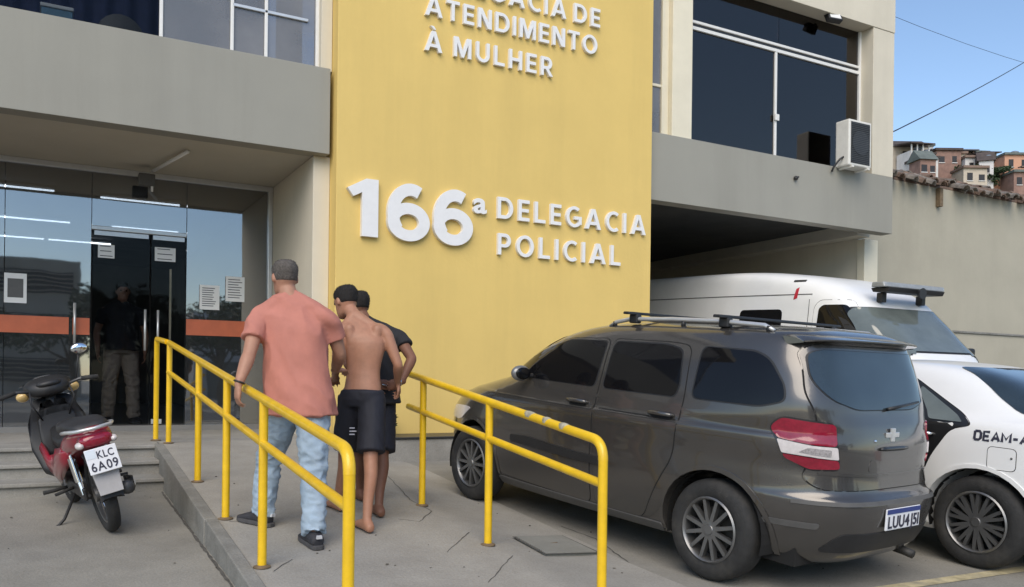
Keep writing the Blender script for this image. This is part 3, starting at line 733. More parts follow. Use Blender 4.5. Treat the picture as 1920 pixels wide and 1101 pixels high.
def rounded(poly, r=.04, n=4):
    """round the corners of a 2D polygon"""
    out_ = []; P = [V(p) for p in poly]
    for i, p in enumerate(P):
        a, b_ = P[i - 1], P[(i + 1) % len(P)]; da, db = (a - p), (b_ - p); rr_ = min(r, da.length * .45, db.length * .45)
        A_, B_ = p + da.normalized() * rr_, p + db.normalized() * rr_
        for k in range(n + 1):
            t = k / n; out_.append(A_ * (1 - t) ** 2 + p * 2 * t * (1 - t) + B_ * t * t)
    return out_
def scaled(poly, s_):
    P = [V(p) for p in poly]; c = sum(P, V((0, 0))) / len(P); 
    return [p + (p - c).normalized() * s_ for p in P]

_wheelcache = {}
def wheel(car, x, r_, y, side, spokes, key, rimr, wdt=.195):
    """tyre with rim, spokes, disc and nuts; y is the outer face, side +1 left"""
    mt = Matrix.Translation((x, y * side, r_)) @ Matrix.Rotation(random.uniform(0, 1), 4, 'Y') @ Matrix.Diagonal((1, side, 1, 1))
    if key not in _wheelcache:
        b = MB(); w_ = wdt; k = rimr
        prof = [(k, -.012), (k + .012, -.004), (k + (r_ - k) * .35, .004), (k + (r_ - k) * .75, -.002), (r_ - .012, -.016), (r_ - .002, -.034), (r_, -.06), (r_, -w_ + .06), (r_ - .004, -w_ + .03), (r_ - .03, -w_ + .005), (k, -w_ + .01)]
        b.lathe(prof, 48); ty = b.build('wheel', 'rubber', None, True, angle=45)
        b = MB(); b.lathe([(k + .004, -.006), (k - .006, .002), (k - .014, -.004), (k - .02, -.03), (k - .025, -w_ + .03)], 48); lip = b.build('rim', 'alloy', None, True, angle=45)
        sp = MB()
        for i in range(spokes):
            a = 2 * math.pi * i / spokes; da = 2 * math.pi / spokes
            for off_ in ((-.16, .16) if spokes <= 10 else (0,)):
                a0, a1 = a + off_ * da * .5, a + off_ * da * 1.25
                wd0, wd1 = .013, .011
                q0, q1 = V((.05 * math.cos(a0), 0, .05 * math.sin(a0))), V(((k - .016) * math.cos(a1), 0, (k - .016) * math.sin(a1)))
                t = (q1 - q0).normalized(); nn = V((-t.z, 0, t.x))
                vs = [q0 + nn * wd0, q0 - nn * wd0, q1 - nn * wd1, q1 + nn * wd1]
                top = [v + V((0, -.012 if i_ < 2 else -.010, 0)) for i_, v in enumerate(vs)]; bot = [v + V((0, -.045, 0)) for v in vs]
                sp.add(top + bot, [(0, 1, 2, 3), (7, 6, 5, 4), (0, 4, 5, 1), (1, 5, 6, 2), (2, 6, 7, 3), (3, 7, 4, 0)])
        sp.lathe([(0, -.006), (.03, -.006), (.034, -.012), (.062, -.014), (.066, -.05), (0, -.05)], 24)
        spo = sp.build('spokes', 'alloy', None)
        b = MB(); b.lathe([(0, -.075), (k * .68, -.075), (k * .68, -.09), (0, -.09)], 32); br = b.build('brake_disc', 'brake', None)
        b = MB(); b.lathe([(0, -.10), (k - .02, -.10), (k - .02, -.105), (0, -.105)], 32); bk = b.build('rim_back', 'gap', None)
        _wheelcache[key] = [o.data for o in (ty, lip, spo, br, bk)]
        for o in (ty, lip, spo, br, bk): bpy.data.objects.remove(o)
    d = _wheelcache[key]
    t = bpy.data.objects.new('wheel', d[0]); COL.objects.link(t); t.parent = car.root; t.matrix_local = mt
    for nm, me in zip(('rim', 'spokes', 'brake_disc', 'rim_back'), d[1:]):
        o = bpy.data.objects.new(nm, me); COL.objects.link(o); o.parent = t
    return t

def on_slope(x, y, th, pitch):
    """matrix: car x axis points along heading th (0 = +Y, positive to the left), nose up by pitch"""
    h = V((-math.sin(th) * math.cos(pitch), math.cos(th) * math.cos(pitch), math.sin(pitch))); l = V((-math.cos(th), -math.sin(th), 0)); u = h.cross(l)
    m = Matrix((h, l, u)).transposed().to_4x4(); m.translation = V((x, y, gz(x, y))); return m
def plate(parent, c, ang, txt, tilt=0):
    """number plate: c position, facing the rear"""
    t = empty('number_plate'); t.parent = parent
    # local frame of the plate: x to the viewer's right, -y towards the viewer
    t.matrix_local = Matrix.Translation(c) @ Matrix.Rotation(R(ang), 4, 'Z') @ Matrix.Rotation(R(tilt), 4, 'X')
    return t

# ---- graphite seven-seater parked in front
TH = R(9)
mx = on_slope(4.455, 4.21, TH, math.atan((gz(3.9, 6.75) - gz(4.5, 4.2)) / 2.58))
SP = [(.20, -.60, 3.26, .72, 4, 3), (.26, -.70, 3.36, .79, 4, 3), (.36, -.765, 3.42, .825, 4, 3.2), (.50, -.80, 3.45, .85, 4.2, 3.2), (.60, -.80, 3.45, .862, 4.2, 3.2), (.645, -.755, 3.44, .866, 4.2, 3.2), (.72, -.735, 3.43, .868, 4.2, 3.2),
      (.80, -.725, 3.37, .868, 4.2, 3.2), (.88, -.715, 3.25, .872, 4.6, 3.3), (.94, -.706, 3.08, .872, 4.6, 3.4), (.965, -.70, 3.0, .866, 4.6, 3.5), (.985, -.695, 2.92, .850, 4.6, 3.6), (1.05, -.675, 2.66, .840, 5, 3.8),
      (1.09, -.655, 2.50, .830, 5.4, 4), (1.17, -.63, 2.36, .812, 6, 4.2), (1.27, -.59, 2.20, .788, 6.5, 4.5), (1.37, -.55, 2.03, .762, 7, 4.5), (1.45, -.52, 1.85, .734, 7, 4.5), (1.51, -.50, 1.66, .706, 7, 4.5),
      (1.55, -.475, 1.48, .672, 7, 4.5), (1.58, -.44, 1.30, .615, 7, 4.2), (1.603, -.38, 1.12, .52, 6, 4), (1.617, -.30, .92, .38, 5, 3.5), (1.624, -.12, .66, .16, 4, 3)]
spin = Car('parked_car', SP, 'paint_graphite', [(0, .318), (2.58, .318)], .375, mx, 'dusty dark grey seven-seat car with roof bars, parked beside the right railing')
for x in (0, 2.58):
    for s_ in (1, -1): wheel(spin, x, .318, .815, s_, 12, 'spin', .205)
for s_ in (90, -90):
    # glass with black surrounds
    F1 = [(2.26, 1.115), (1.09, 1.115), (1.07, 1.445), (1.50, 1.432), (1.88, 1.325)]
    F2 = [(1.00, 1.115), (.34, 1.12), (.32, 1.20), (.36, 1.425), (.50, 1.448), (.985, 1.448)]
    F3 = [(.20, 1.125), (-.28, 1.13), (-.415, 1.17), (-.395, 1.26), (-.29, 1.40), (-.19, 1.445), (.20, 1.455)]
    F4 = [(2.43, 1.10), (2.31, 1.11), (2.18, 1.19)]
    D1 = [(2.30, 1.08), (2.26, .75), (2.20, .30), (1.06, .27), (1.045, .75), (1.035, 1.47), (1.53, 1.455), (1.93, 1.35)]
    D2 = [(1.025, .27), (.56, .27), (.44, .50), (.30, .72), (.255, 1.10), (.29, 1.462), (.48, 1.475), (1.02, 1.472)]
    for i, (D, G, hx, hz) in enumerate(((D1, F1, 1.22, .985), (D2, F2, .42, .985))):
        spin.patch('door_gap', rounded(D, .07), 'gap', s_, .0004, step=.035)
        dr = spin.patch('door', scaled(rounded(D, .07), -.008), 'paint_graphite', s_, .004, step=.035)
        spin.patch('window_seal', scaled(rounded(G, .05), .012), 'black_plastic', s_, .0055, dr, step=.06)
        spin.patch('window', rounded(G, .045), 'car_glass', s_, .0075, dr, step=.05)
        # handle: cup and bar
        spin.patch('handle_cup', rounded([(hx - .10, hz - .02), (hx + .10, hz - .02), (hx + .10, hz + .03), (hx - .10, hz + .03)], .025), 'paint_black', s_, .0052, dr, step=.03)
        sg_ = 1 if s_ > 0 else -1
        hb = MB(); hp = [spin.hit(hx + k, hz + .012, s_, o_) for k, o_ in ((-.105, .006), (-.085, .032), (0, .04), (.085, .032), (.105, .006))]; hb.tube(hp, [.010, .014, .015, .014, .010], 8); hb.build('handle', 'paint_graphite', dr, True)
    spin.patch('window_seal', scaled(rounded(F3, .05), .012), 'black_plastic', s_, .003, step=.05)
    spin.patch('window', rounded(F3, .05), 'car_glass', s_, .005, step=.05)
    spin.patch('window', rounded(F4, .03), 'car_glass', s_, .004, step=.05)
    spin.patch('side_moulding', rounded([(1.98, .60), (1.28, .575), (.92, .575), (.90, .625), (1.28, .635), (1.75, .665), (1.98, .655)], .03), 'black_plastic', s_, .014, step=.05, skirt=.003)
    # swage line and sill
    spin.patch('sill', rounded([(2.20, .22), (.40, .22), (.40, .275), (2.20, .285)], .02), 'grey_plastic', s_, .012, step=.06)
    # wheel arch lips
    for wx in (0, 2.58):
        arc = [(wx + .392 * math.cos(a), .318 + .392 * math.sin(a)) for a in (math.pi * (-.06 + 1.12 * k / 18) for k in range(19))]
        spin.strip('arch_lip', arc, .030, 'paint_graphite', s_, .010, step=.05)
    # wrap-round tail lamp, bumper seam, mirror
    a_ = 135 if s_ > 0 else -135
    f = 1 if s_ > 0 else -1
# tail lamps: projected along the rear diagonal; u runs across the diagonal
def lamp(a_, f, red1, white, red2, whole):
    g_ = spin.patch('tail_lamp_bezel', [(u * f, z) for u, z in whole], 'paint_black', a_, .005, step=.035)
    o = spin.patch('tail_lamp', [(u * f, z) for u, z in red1], 'red_lens', a_, .014, step=.035, skirt=.004)
    spin.patch('reversing_lens', [(u * f, z) for u, z in white], 'clear_lens', a_, .015, o, step=.035, skirt=.004)
    spin.patch('lamp_insert', [(u * f, z) for u, z in rounded([(.02, .868), (.02, .905), (.15, .912), (.20, .885)], .01)], 'lens_insert', a_, .017, o, step=.03, skirt=.003)
    spin.patch('lower_lens', [(u * f, z) for u, z in red2], 'red_lens', a_, .014, o, step=.035, skirt=.004)
for a_, f in ((140, 1), (-140, -1)):
    # at 140 deg the tangent is (sin, -cos) = (.64, .77): u = .64 x + .77 y
    W_ = rounded([(.0, 1.06), (.30, 1.085), (.36, 1.02), (.28, .86), (.13, .775), (-.05, .785)], .04)
    lamp(a_, f, rounded([(-.002, 1.05), (.298, 1.075), (.347, 1.02), (.318, .955), (.13, .93), (-.012, .925)], .025), rounded([(-.014, .92), (.13, .925), (.315, .95), (.285, .875), (-.028, .852)], .010), rounded([(-.03, .847), (.28, .868), (.262, .845), (.13, .787), (-.042, .795)], .02), W_)
# tailgate
TG = [(.62, .96), (.66, .72), (.60, .668), (-.60, .668), (-.66, .72), (-.62, .96), (-.63, 1.10), (-.665, 1.22), (-.635, 1.475), (-.55, 1.515), (.55, 1.515), (.635, 1.475), (.665, 1.22), (.63, 1.10)]
spin.patch('tailgate_gap', rounded(TG, .05), 'gap', 180, .0004, step=.035)
tg = spin.patch('tailgate', scaled(rounded(TG, .05), -.008), 'paint_graphite', 180, .004, step=.035)
RG = [(.625, 1.30), (.53, 1.19), (.32, 1.135), (-.32, 1.135), (-.53, 1.19), (-.625, 1.30), (-.60, 1.455), (-.51, 1.48), (.51, 1.48), (.60, 1.455)]
spin.patch('rear_window_seal', scaled(rounded(RG, .07), .01), 'black_plastic', 180, .0055, tg, step=.05)
spin.patch('rear_window', rounded(RG, .07), 'rear_glass', 180, .008, tg, step=.05)
spin.strip('crease', [(.60, .765), (.25, .755), (-.25, .755), (-.60, .765)], .014, 'paint_graphite', 180, .010, tg)
spin.patch('plate_recess', rounded([(.29, .775), (.27, .845), (-.27, .845), (-.29, .775)], .03), 'paint_graphite', 180, .006, tg)
hb = MB(); hb.tube([spin.hit(k, .905, 180, .012) for k in (-.16, -.1, 0, .1, .16)], [.008, .013, .014, .013, .008], 8); hb.build('tailgate_grip', 'paint_black', tg, True)
# four-armed emblem and lock button
eb = MB(); ec = spin.hit(0, .985, 180, .010)
eb.box(-.004, .008, -.075, .075, -.016, .016, Matrix.Translation(ec)); em = eb.build('emblem', 'aluminium', tg, bevel=.004)
eb = MB(); eb.box(-.006, .008, -.024, .024, -.042, .042, Matrix.Translation(ec)); eb.build('emblem', 'aluminium', tg, bevel=.004)
eb = MB(); eb.sphere(spin.hit(.20, .955, 180, .004), .010, 8, 6); eb.build('lock', 'chrome', tg)
wb = MB(); wb.tube([spin.hit(-.0, 1.135, 180, .02), spin.hit(-.15, 1.15, 180, .026), spin.hit(-.40, 1.175, 180, .022)], [.013, .010, .008], 6); wb.build('wiper', 'black_plastic', tg, True)
# spoiler, bumper
b = MB()
pr = [(-.645, 1.515), (-.50, 1.532), (0, 1.538), (.50, 1.532), (.645, 1.515)]
rings = []
for y, z in crom(pr, 4):
    x = spin.project(y, z, 180)[0].x if abs(y) < .62 else spin.project(math.copysign(.61, y), z, 180)[0].x + .03
    rings.append([V((x + .06, y, z + .038)), V((x - .03, y, z + .030)), V((x - .085, y, z + .012)), V((x - .085, y, z + .004)), V((x + .03, y, z - .012))])
b.loft(rings); b.build('spoiler', 'paint_graphite', spin.root, True, angle=40)
spin.strip('bumper_step', [(.70, .595), (.35, .60), (-.35, .60), (-.70, .595)], .022, 'grey_plastic', 180, .010, step=.06)
spin.patch('bumper_insert', rounded([(.56, .30), (.50, .42), (-.50, .42), (-.56, .30)], .04), 'black_plastic', 180, .006, step=.07)
for s_ in (1, -1): spin.patch('bumper_reflector', rounded([(s_ * .74, .44), (s_ * .60, .44), (s_ * .60, .475), (s_ * .74, .475)], .015), 'grey_plastic', 180, .008, step=.05)
b = MB(); b.tube([(-.56, -.28, .25), (-.70, -.28, .235), (-.76, -.28, .225)], .028, 10); b.build('exhaust', 'brake', spin.root, True)
b = MB(); b.box(-.5, 3.1, -.62, .62, .19, .30); b.build('underbody', 'gap', spin.root)
# plate on the bumper
pc = spin.hit(0, .50, 180, .012)
np_ = MB(); np_.box(-.2, .2, -.006, .006, -.065, .065)
npo = np_.build('number_plate', 'plate_white', spin.root, bevel=.006); npo.matrix_local = Matrix.Translation(pc) @ Matrix.Rotation(R(-90), 4, 'Z')
b = MB(); b.box(-.196, .196, -.0085, -.0065, .034, .062); b.build('plate_band', 'plate_blue', npo)
text_line('LUU4J51', -.18, .18, -.052, .072, npo, 'plate_ink', .02, .003, -.0065, 'character')
# mirrors
for s_ in (90, -90):
    f = 1 if s_ > 0 else -1; c = spin.hit(1.86, 1.13, s_)
    b = MB(); b.sphere(c + V((.0, f * .12, .02)), (.045, .09, .062), 14, 10); o = b.build('mirror', 'mirror_grey', spin.root, True)
    b = MB(); b.tube([c, c + V((0, f * .06, .0))], .022, 8); b.build('arm', 'black_plastic', o)
    b = MB(); b.sphere(c + V((-.034, f * .12, .02)), (.016, .074, .048), 12, 8); b.build('mirror_glass', 'car_glass', o, True)
# roof rails and cross bars
for f in (1, -1):
    def rp(x, up): 
        h, n_, *_ = spin.bvh.ray_cast(V((x, f * .60, 3)), V((0, 0, -1))); return h + V((0, 0, up)) if h else V((x, f * .60, 1.5))
    b = MB(); pth = [rp(-.22, .005), rp(-.15, .03), rp(.2, .04), rp(.6, .04), rp(1.0, .04), rp(1.14, .025), rp(1.2, .0)]
    b.tube(pth, [.012, .015, .016, .016, .016, .015, .012], 8); rl = b.build('roof_rail', 'aluminium', spin.root, True)
    for x in (-.18, .5, 1.15): b = MB(); b.tube([rp(x, -.01), rp(x, .03)], .016, 8); b.build('rail_foot', 'black_plastic', rl, True)
for x in (.95, .15):
    b = MB(); zz = 1.655; b.loft([[V((x + dx, y, zz + dz)) for dx, dz in ((-.03, -.009), (.03, -.009), (.026, .010), (-.026, .010))] for y in (-.70, -.3, .3, .70)]); cb = b.build('cross_bar', 'black_plastic', spin.root, bevel=.006)
    for f in (1, -1): b = MB(); b.box(x - .04, x + .04, f * .60 - .025, f * .60 + .025, 1.585, 1.65); b.build('clamp', 'black_plastic', cb, bevel=.01)
# headlamps and grille exist at the front too
for f in (1, -1): spin.patch('headlamp', rounded([(f * .78, .80), (f * .45, .74), (f * .42, .66), (f * .74, .66)], .04), 'clear_lens', 0, .006, step=.06)
spin.patch('grille', rounded([(.38, .74), (-.38, .74), (-.36, .55), (.36, .55)], .03), 'black_plastic', 0, .005, step=.07)
WS = [(.70, 1.12), (-.70, 1.12), (-.58, 1.44), (-.45, 1.47), (.45, 1.47), (.58, 1.44)]
spin.patch('windscreen', rounded(WS, .06), 'car_glass', 0, .005, step=.08)
b = MB(); b.box(-.10, .0, -.003, .0, .0, .34)
# ---- white police saloon behind it
mx = on_slope(6.50, 3.68, R(4), math.atan(.05))
PS = [(.20, -.85, 3.45, .74, 4, 3), (.27, -.95, 3.52, .80, 4, 3), (.40, -1.01, 3.56, .84, 4, 3.2), (.55, -1.02, 3.57, .865, 4.2, 3.2), (.68, -1.0, 3.55, .875, 4.2, 3.2), (.78, -.985, 3.42, .875, 4.2, 3.2),
      (.86, -.975, 3.2, .87, 4.2, 3.2), (.93, -.965, 2.9, .86, 4.2, 3.4), (.985, -.93, 2.66, .845, 4.0, 3.6), (1.02, -.80, 2.52, .825, 4.2, 3.8), (1.045, -.62, 2.42, .80, 4.6, 3.8), (1.08, -.47, 2.32, .775, 5, 4),
      (1.15, -.33, 2.17, .74, 5, 4), (1.23, -.17, 1.99, .70, 5, 4), (1.31, .01, 1.79, .66, 5, 4), (1.365, .18, 1.57, .62, 5, 4), (1.397, .34, 1.36, .57, 4.5, 4), (1.415, .50, 1.15, .48, 4, 3.5), (1.427, .66, .98, .33, 3.5, 3), (1.432, .76, .88, .15, 3, 3)]
pol = Car('police_car', PS, 'paint_white', [(0, .32), (2.68, .32)], .375, mx, 'white police saloon with black door panels and DEAM lettering at the right edge', taper=.045)
for x in (0, 2.68):
    for s_ in (1, -1): wheel(pol, x, .32, .83, s_, 10, 'pol', .212)
for s_ in (90, -90):
    G1 = [(1.93, 1.02), (1.16, 1.01), (1.16, 1.345), (1.40, 1.34), (1.62, 1.26)]
    G2 = [(1.09, 1.01), (.42, 1.005), (.50, 1.12), (.70, 1.30), (.86, 1.345), (1.09, 1.345)]
    G3 = [(.375, 1.005), (.13, 1.0), (.18, 1.04), (.52, 1.235), (.53, 1.20)]
    D1 = [(2.05, 1.0), (2.08, .70), (2.06, .32), (1.14, .29), (1.12, .70), (1.12, 1.37), (1.42, 1.365), (1.68, 1.26)]
    D2 = [(1.105, .29), (.56, .29), (.42, .50), (.33, .74), (.20, .95), (.05, .985), (.15, 1.06), (.60, 1.30), (.84, 1.37), (1.105, 1.37)]
    for D, G, hx in ((D1, G1, 1.28), (D2, G2, .42)):
        pol.patch('door_gap', rounded(D, .06), 'gap', s_, .0012, step=.08)
        dr = pol.patch('door', scaled(rounded(D, .06), -.006), 'paint_black', s_, .003, step=.06)
        pol.patch('window_seal', scaled(rounded(G, .03), .01), 'black_plastic', s_, .0045, dr, step=.06)
        pol.patch('window', rounded(G, .03), 'car_glass', s_, .0065, dr, step=.05)
        hb = MB(); hp = [pol.hit(hx + k, .90, s_, o_) for k, o_ in ((-.105, .006), (-.085, .032), (0, .04), (.085, .032), (.105, .006))]; hb.tube(hp, [.010, .014, .015, .014, .010], 8); hb.build('handle', 'chrome', dr, True)
    pol.patch('quarter_window', rounded(G3, .02), 'van_glass', s_, .0065, step=.05)
    if s_ > 0:
        pol.patch('flap_gap', rounded([(-.06, .70), (-.245, .70), (-.245, .855), (-.06, .86)], .035), 'gap', s_, .0012, step=.05)
        ff = pol.patch('fuel_flap', scaled(rounded([(-.06, .70), (-.245, .70), (-.245, .855), (-.06, .86)], .035), -.005), 'paint_white', s_, .003, step=.05)
        b = MB(); b.sphere(pol.hit(-.215, .79, 90, .003), .008, 8, 6); b.build('lock', 'grey_plastic', ff)
    for wx in (0, 2.68):
        arc = [(wx + .39 * math.cos(a), .32 + .39 * math.sin(a)) for a in (math.pi * (-.06 + 1.12 * k / 18) for k in range(19))]
        pol.strip('arch_lip', arc, .028, 'paint_white', s_, .008, step=.05)
    pol.strip('bumper_seam', [(-.40, .66), (-.62, .655), (-.80, .68)], .006, 'gap', s_, .002, step=.05)
pol.patch('rear_window', rounded([(.70, 1.062), (-.70, 1.062), (-.645, 1.20), (-.53, 1.385), (.53, 1.385), (.645, 1.20)], .05), 'rear_glass', 180, .006, step=.06)
pol.strip('boot_seam', [(.72, .95), (.62, .70), (-.62, .70), (-.72, .95)], .008, 'gap', 180, .002, step=.05)
for f in (1, -1):
    pol.patch('tail_lamp', rounded([(f * .70, .90), (f * .40, .88), (f * .42, .78), (f * .68, .77)], .03), 'red_lens', 180, .008, step=.04)
    pol.patch('headlamp', rounded([(f * .80, .72), (f * .45, .70), (f * .42, .62), (f * .78, .60)], .04), 'clear_lens', 0, .006, step=.06)
pol.patch('windscreen', rounded([(.68, 1.06), (-.68, 1.06), (-.52, 1.38), (.52, 1.38)], .06), 'car_glass', 0, .005, step=.08)
b = MB(); b.box(-.7, 3.2, -.62, .62, .19, .30); b.build('underbody', 'gap', pol.root)
# DEAM-A in projected strokes on the rear quarter
def side_text(car, txt, x, z, h, ang, m):
    for ch in txt:
        if ch == '-': W_ = .4 * h; segs = [((0, .45), (.4, .45))]
        else:
            segs = {'D': [((0, 0), (0, 1)), ((0, 1), (.45, 1), (.62, .78), (.62, .22), (.45, 0), (0, 0))], 'E': [((.55, 1), (0, 1), (0, 0), (.55, 0)), ((0, .5), (.48, .5))],
                    'A': [((0, 0), (.33, 1), (.66, 0)), ((.14, .33), (.52, .33))], 'M': [((0, 0), (0, 1), (.38, .3), (.76, 1), (.76, 0))]}[ch]
        wmax = max(p[0] for s_ in segs for p in s_)
        for s_ in segs: car.strip('character', [(x - p[0] * h * 1.15, z + p[1] * h) for p in s_], .017, m, ang, .003, step=.05)
        x -= (wmax + .28) * h * 1.15
side_text(pol, 'DEAM-A', .03, .895, .058, 90, 'plate_ink')

# ---- white high-roof van backed into the garage
mv = on_slope(10.12, 10.92, R(180), math.atan(-.05)); mv.translation.z = gz(10.1, 9.6) + .02
VN = [(.30, -2.150, 4.62, .86, 8, 3.2), (.38, -2.190, 4.68, .94, 8, 3.2), (.55, -2.200, 4.80, .97, 8, 3.4), (.75, -2.200, 4.80, .985, 8, 3.4), (.92, -2.200, 4.76, .985, 8, 3.5), (1.02, -2.200, 4.68, .985, 8, 3.6), (1.10, -2.200, 4.55, .985, 8, 3.8),
      (1.17, -2.200, 4.40, .985, 8, 4), (1.23, -2.200, 4.22, .985, 8, 4.4), (1.40, -2.200, 4.03, .98, 8, 6.5), (1.60, -2.200, 3.80, .97, 8, 7), (1.80, -2.195, 3.60, .96, 8, 7), (1.96, -2.190, 3.42, .95, 8, 7), (2.08, -2.185, 3.30, .945, 8, 7), (2.22, -2.180, 3.10, .94, 8, 6.5),
      (2.36, -2.175, 2.80, .93, 8, 6), (2.46, -2.160, 2.45, .915, 8, 5), (2.53, -2.140, 1.9, .88, 7, 5), (2.57, -2.100, 1.5, .80, 6, 4), (2.595, -2.000, 1.1, .55, 5, 3.5), (2.60, -1.700, .6, .3, 4, 3)]
van = Car('parked_van', VN, 'paint_van', [(0, .34), (3.66, .34)], .40, mv, 'white high-roof van with roof light bar, nose out of the garage', taper=.03, NP=128)
for x in (0, 3.66):
    for s_ in (1, -1): wheel(van, x, .34, .93, s_, 10, 'van', .215)
for s_ in (-90, 90):
    DW = [(3.66, 1.25), (2.74, 1.23), (2.74, 1.99), (2.80, 2.04), (3.14, 2.04), (3.52, 1.55)]
    DD = [(3.80, 1.15), (3.86, .80), (3.10, .42), (2.66, .40), (2.66, 2.02), (2.74, 2.11), (3.18, 2.11), (3.57, 1.60)]
    van.patch('door_gap', rounded(DD, .08), 'gap', s_, .0012, step=.1)
    dr = van.patch('door', scaled(rounded(DD, .08), -.007), 'paint_van', s_, .003, step=.09)
    van.patch('window', rounded(DW, .07), 'car_glass', s_, .006, dr, step=.07)
    hb = MB(); hp = [van.hit(2.82 + k, 1.10, s_, o_) for k, o_ in ((-.1, .006), (0, .04), (.1, .006))]; hb.tube(hp, .014, 8); hb.build('handle', 'black_plastic', dr, True)
    for x0, x1 in ((2.12, 1.30),):
        van.patch('side_window', rounded([(x0, 1.28), (x1, 1.28), (x1, 1.99), (x0, 1.99)], .08), 'car_glass', s_, .005, step=.09)
    van.strip('roof_gutter', [(2.6, 2.19), (1.0, 2.20), (-.9, 2.20)], .012, 'grey_plastic', s_, .004, step=.12)
    van.strip('pillar_seam', [(2.58, .45), (2.58, 1.9), (2.57, 2.12)], .008, 'gap', s_, .002, step=.1)
    van.patch('marker_lamp', rounded([(2.42, 2.37), (2.24, 2.37), (2.24, 2.395), (2.42, 2.395)], .01), 'paint_black', s_, .008, step=.05)
    van.patch('red_mark', [(2.36, 2.14), (2.30, 2.12), (2.325, 2.27), (2.37, 2.29)], 'red_mark', s_, .006, step=.04)
    van.patch('headlamp', rounded([(4.45, .98), (4.20, 1.05), (4.25, .80), (4.55, .78)], .05), 'clear_lens', s_, .006, step=.05)
    f = 1 if s_ > 0 else -1; c = van.hit(3.56, 1.28, s_)
    b = MB(); b.box(-.06, .06, -.09, .09, -.17, .17, Matrix.Translation(c + V((.04, f * .20, .08)))); o = b.build('mirror', 'black_plastic', van.root, bevel=.03)
    b = MB(); b.tube([c, c + V((.02, f * .13, .0))], .025, 8); b.build('arm', 'black_plastic', o)
WS = [(.87, 1.31), (-.87, 1.31), (-.875, 1.60), (-.855, 1.92), (-.80, 2.0), (.80, 2.0), (.855, 1.92), (.885, 1.60)]
van.patch('windscreen_seal', scaled(rounded(WS, .08), .03), 'black_plastic', 0, .006, step=.035)
van.patch('windscreen', rounded(WS, .08), 'van_glass', 0, .013, step=.035)
for y0 in (-.55, .12):
    b = MB(); b.tube([van.hit(y0 + k, 1.235 + zz, 0, .02) for k, zz in ((0, 0), (.25, .03), (.5, .02))], .010, 6); b.build('wiper', 'black_plastic', van.root, True)
van.strip('bonnet_seam', [(.80, 1.12), (.4, 1.03), (-.4, 1.03), (-.80, 1.12)], .008, 'gap', 0, .002, step=.07)
van.patch('grille', rounded([(.40, .90), (-.40, .90), (-.34, .70), (.34, .70)], .04), 'black_plastic', 0, .006, step=.07)
b = MB(); b.box(-.7, 4.3, -.7, .7, .24, .40); b.build('underbody', 'gap', van.root)
lb = tag(empty('light_bar', mtx=mv @ Matrix.Translation((3.42, 0, 2.255))), 'slim blue-grey emergency light bar on the van roof', 'light bar')
mat('lens_grey', (.28, .29, .29), .25, var=.15, scale=9, coat=.4)
b = MB(); b.loft([[V((x, y, z)) for x, z in ((-.14 * k, .02), (.14 * k, .02), (.12 * k, .085), (-.12 * k, .085))] for y, k in ((-.62, .7), (-.57, .85), (.57, .85), (.62, .7))]); b.build('lens', 'lens_grey', lb, bevel=.012)
b = MB(); b.loft([[V((x, y, z)) for x, z in ((-.12, -.04), (.12, -.04), (.15, .017), (-.15, .017))] for y in (-.56, .56)]); b.build('base', 'black_plastic', lb, bevel=.01)
for f in (-.4, .4): b = MB(); b.box(-.15, -.05, f - .04, f + .04, -.17, -.042); b.build('foot', 'black_plastic', lb, bevel=.01)
b = MB(); b.lathe([(0, 0), (.045, 0), (.075, .06), (0, .06)], 16, mtx=Matrix.Translation((.16, 0, -.04)) @ Matrix.Rotation(R(-90), 4, 'Z')); b.build('siren', 'black_plastic', lb)
# ------------------------------------------------------------------ yellow railings
def railing(name, X, posts, ztop, zmid, yend, label, worn=()):
    y0 = posts[0]; base = V((X, y0, rz(X, y0)))
    t = tag(empty(name, base), label, 'railing', 'yellow railings of the ramp')
    r_ = .027
    for i, y in enumerate(posts):
        zb = rz(X, y); b = MB(); b.tube([(X, y, zb), (X, y, ztop(y) - (.09 if i == 0 else .0))], r_ - .001, 14); b.build('post', 'yellow_paint', t, True, world=base, angle=50)
        b = MB(); b.lathe([(0, .0), (.05, .0), (.05, .008), (.027, .016), (0, .016)], 16, axis='Z', mtx=Matrix.Translation((X, y, zb + .003))); b.build('base_plate', 'rust_plate', t, world=base)
    p0 = posts[0]; el = []
    sl = (ztop(p0 + 1) - ztop(p0)); d = V((0, 1, sl)).normalized(); c0 = V((X, p0, ztop(p0)))
    for k in range(9):
        u = k / 8; a = c0 - V((0, 0, .10)); e = c0 + d * .10
        el.append(a * (1 - u) ** 2 + c0 * 2 * u * (1 - u) + e * u * u)
    n = 14; pts = el + [V((X, p0 + .1 + (yend - p0 - .1) * (k + 1) / n, ztop(p0 + .1 + (yend - p0 - .1) * (k + 1) / n))) for k in range(n)]
    b = MB(); b.tube(pts, r_, 14); b.build('top_rail', 'yellow_paint', t, True, world=base, angle=60)
    b = MB(); b.tube([V((X, p0 + (yend - p0) * k / n, zmid(p0 + (yend - p0) * k / n))) for k in range(n + 1)], r_ - .003, 14); b.build('middle_rail', 'yellow_paint', t, True, world=base, angle=60)
    for y0_, y1_ in worn:
        mb = MB(); mb.tube([V((X, y0_ + (y1_ - y0_) * k / 3, ztop(y0_ + (y1_ - y0_) * k / 3) + .003)) for k in range(4)], [r_ * .8, r_ + .0005, r_ + .0008, r_ * .85], 12); mb.build('worn_patch', 'worn_paint', t, True, world=base)
    return t
railing('handrail', 1.13, [3.42, 4.97, 6.07, 7.26, 9.05], lambda y: 1.144 + .1125 * (y - 3.42), lambda y: .905 + .103 * (y - 3.42), 9.1, 'long yellow tube railing on the left edge of the ramp beside the motorcycle')
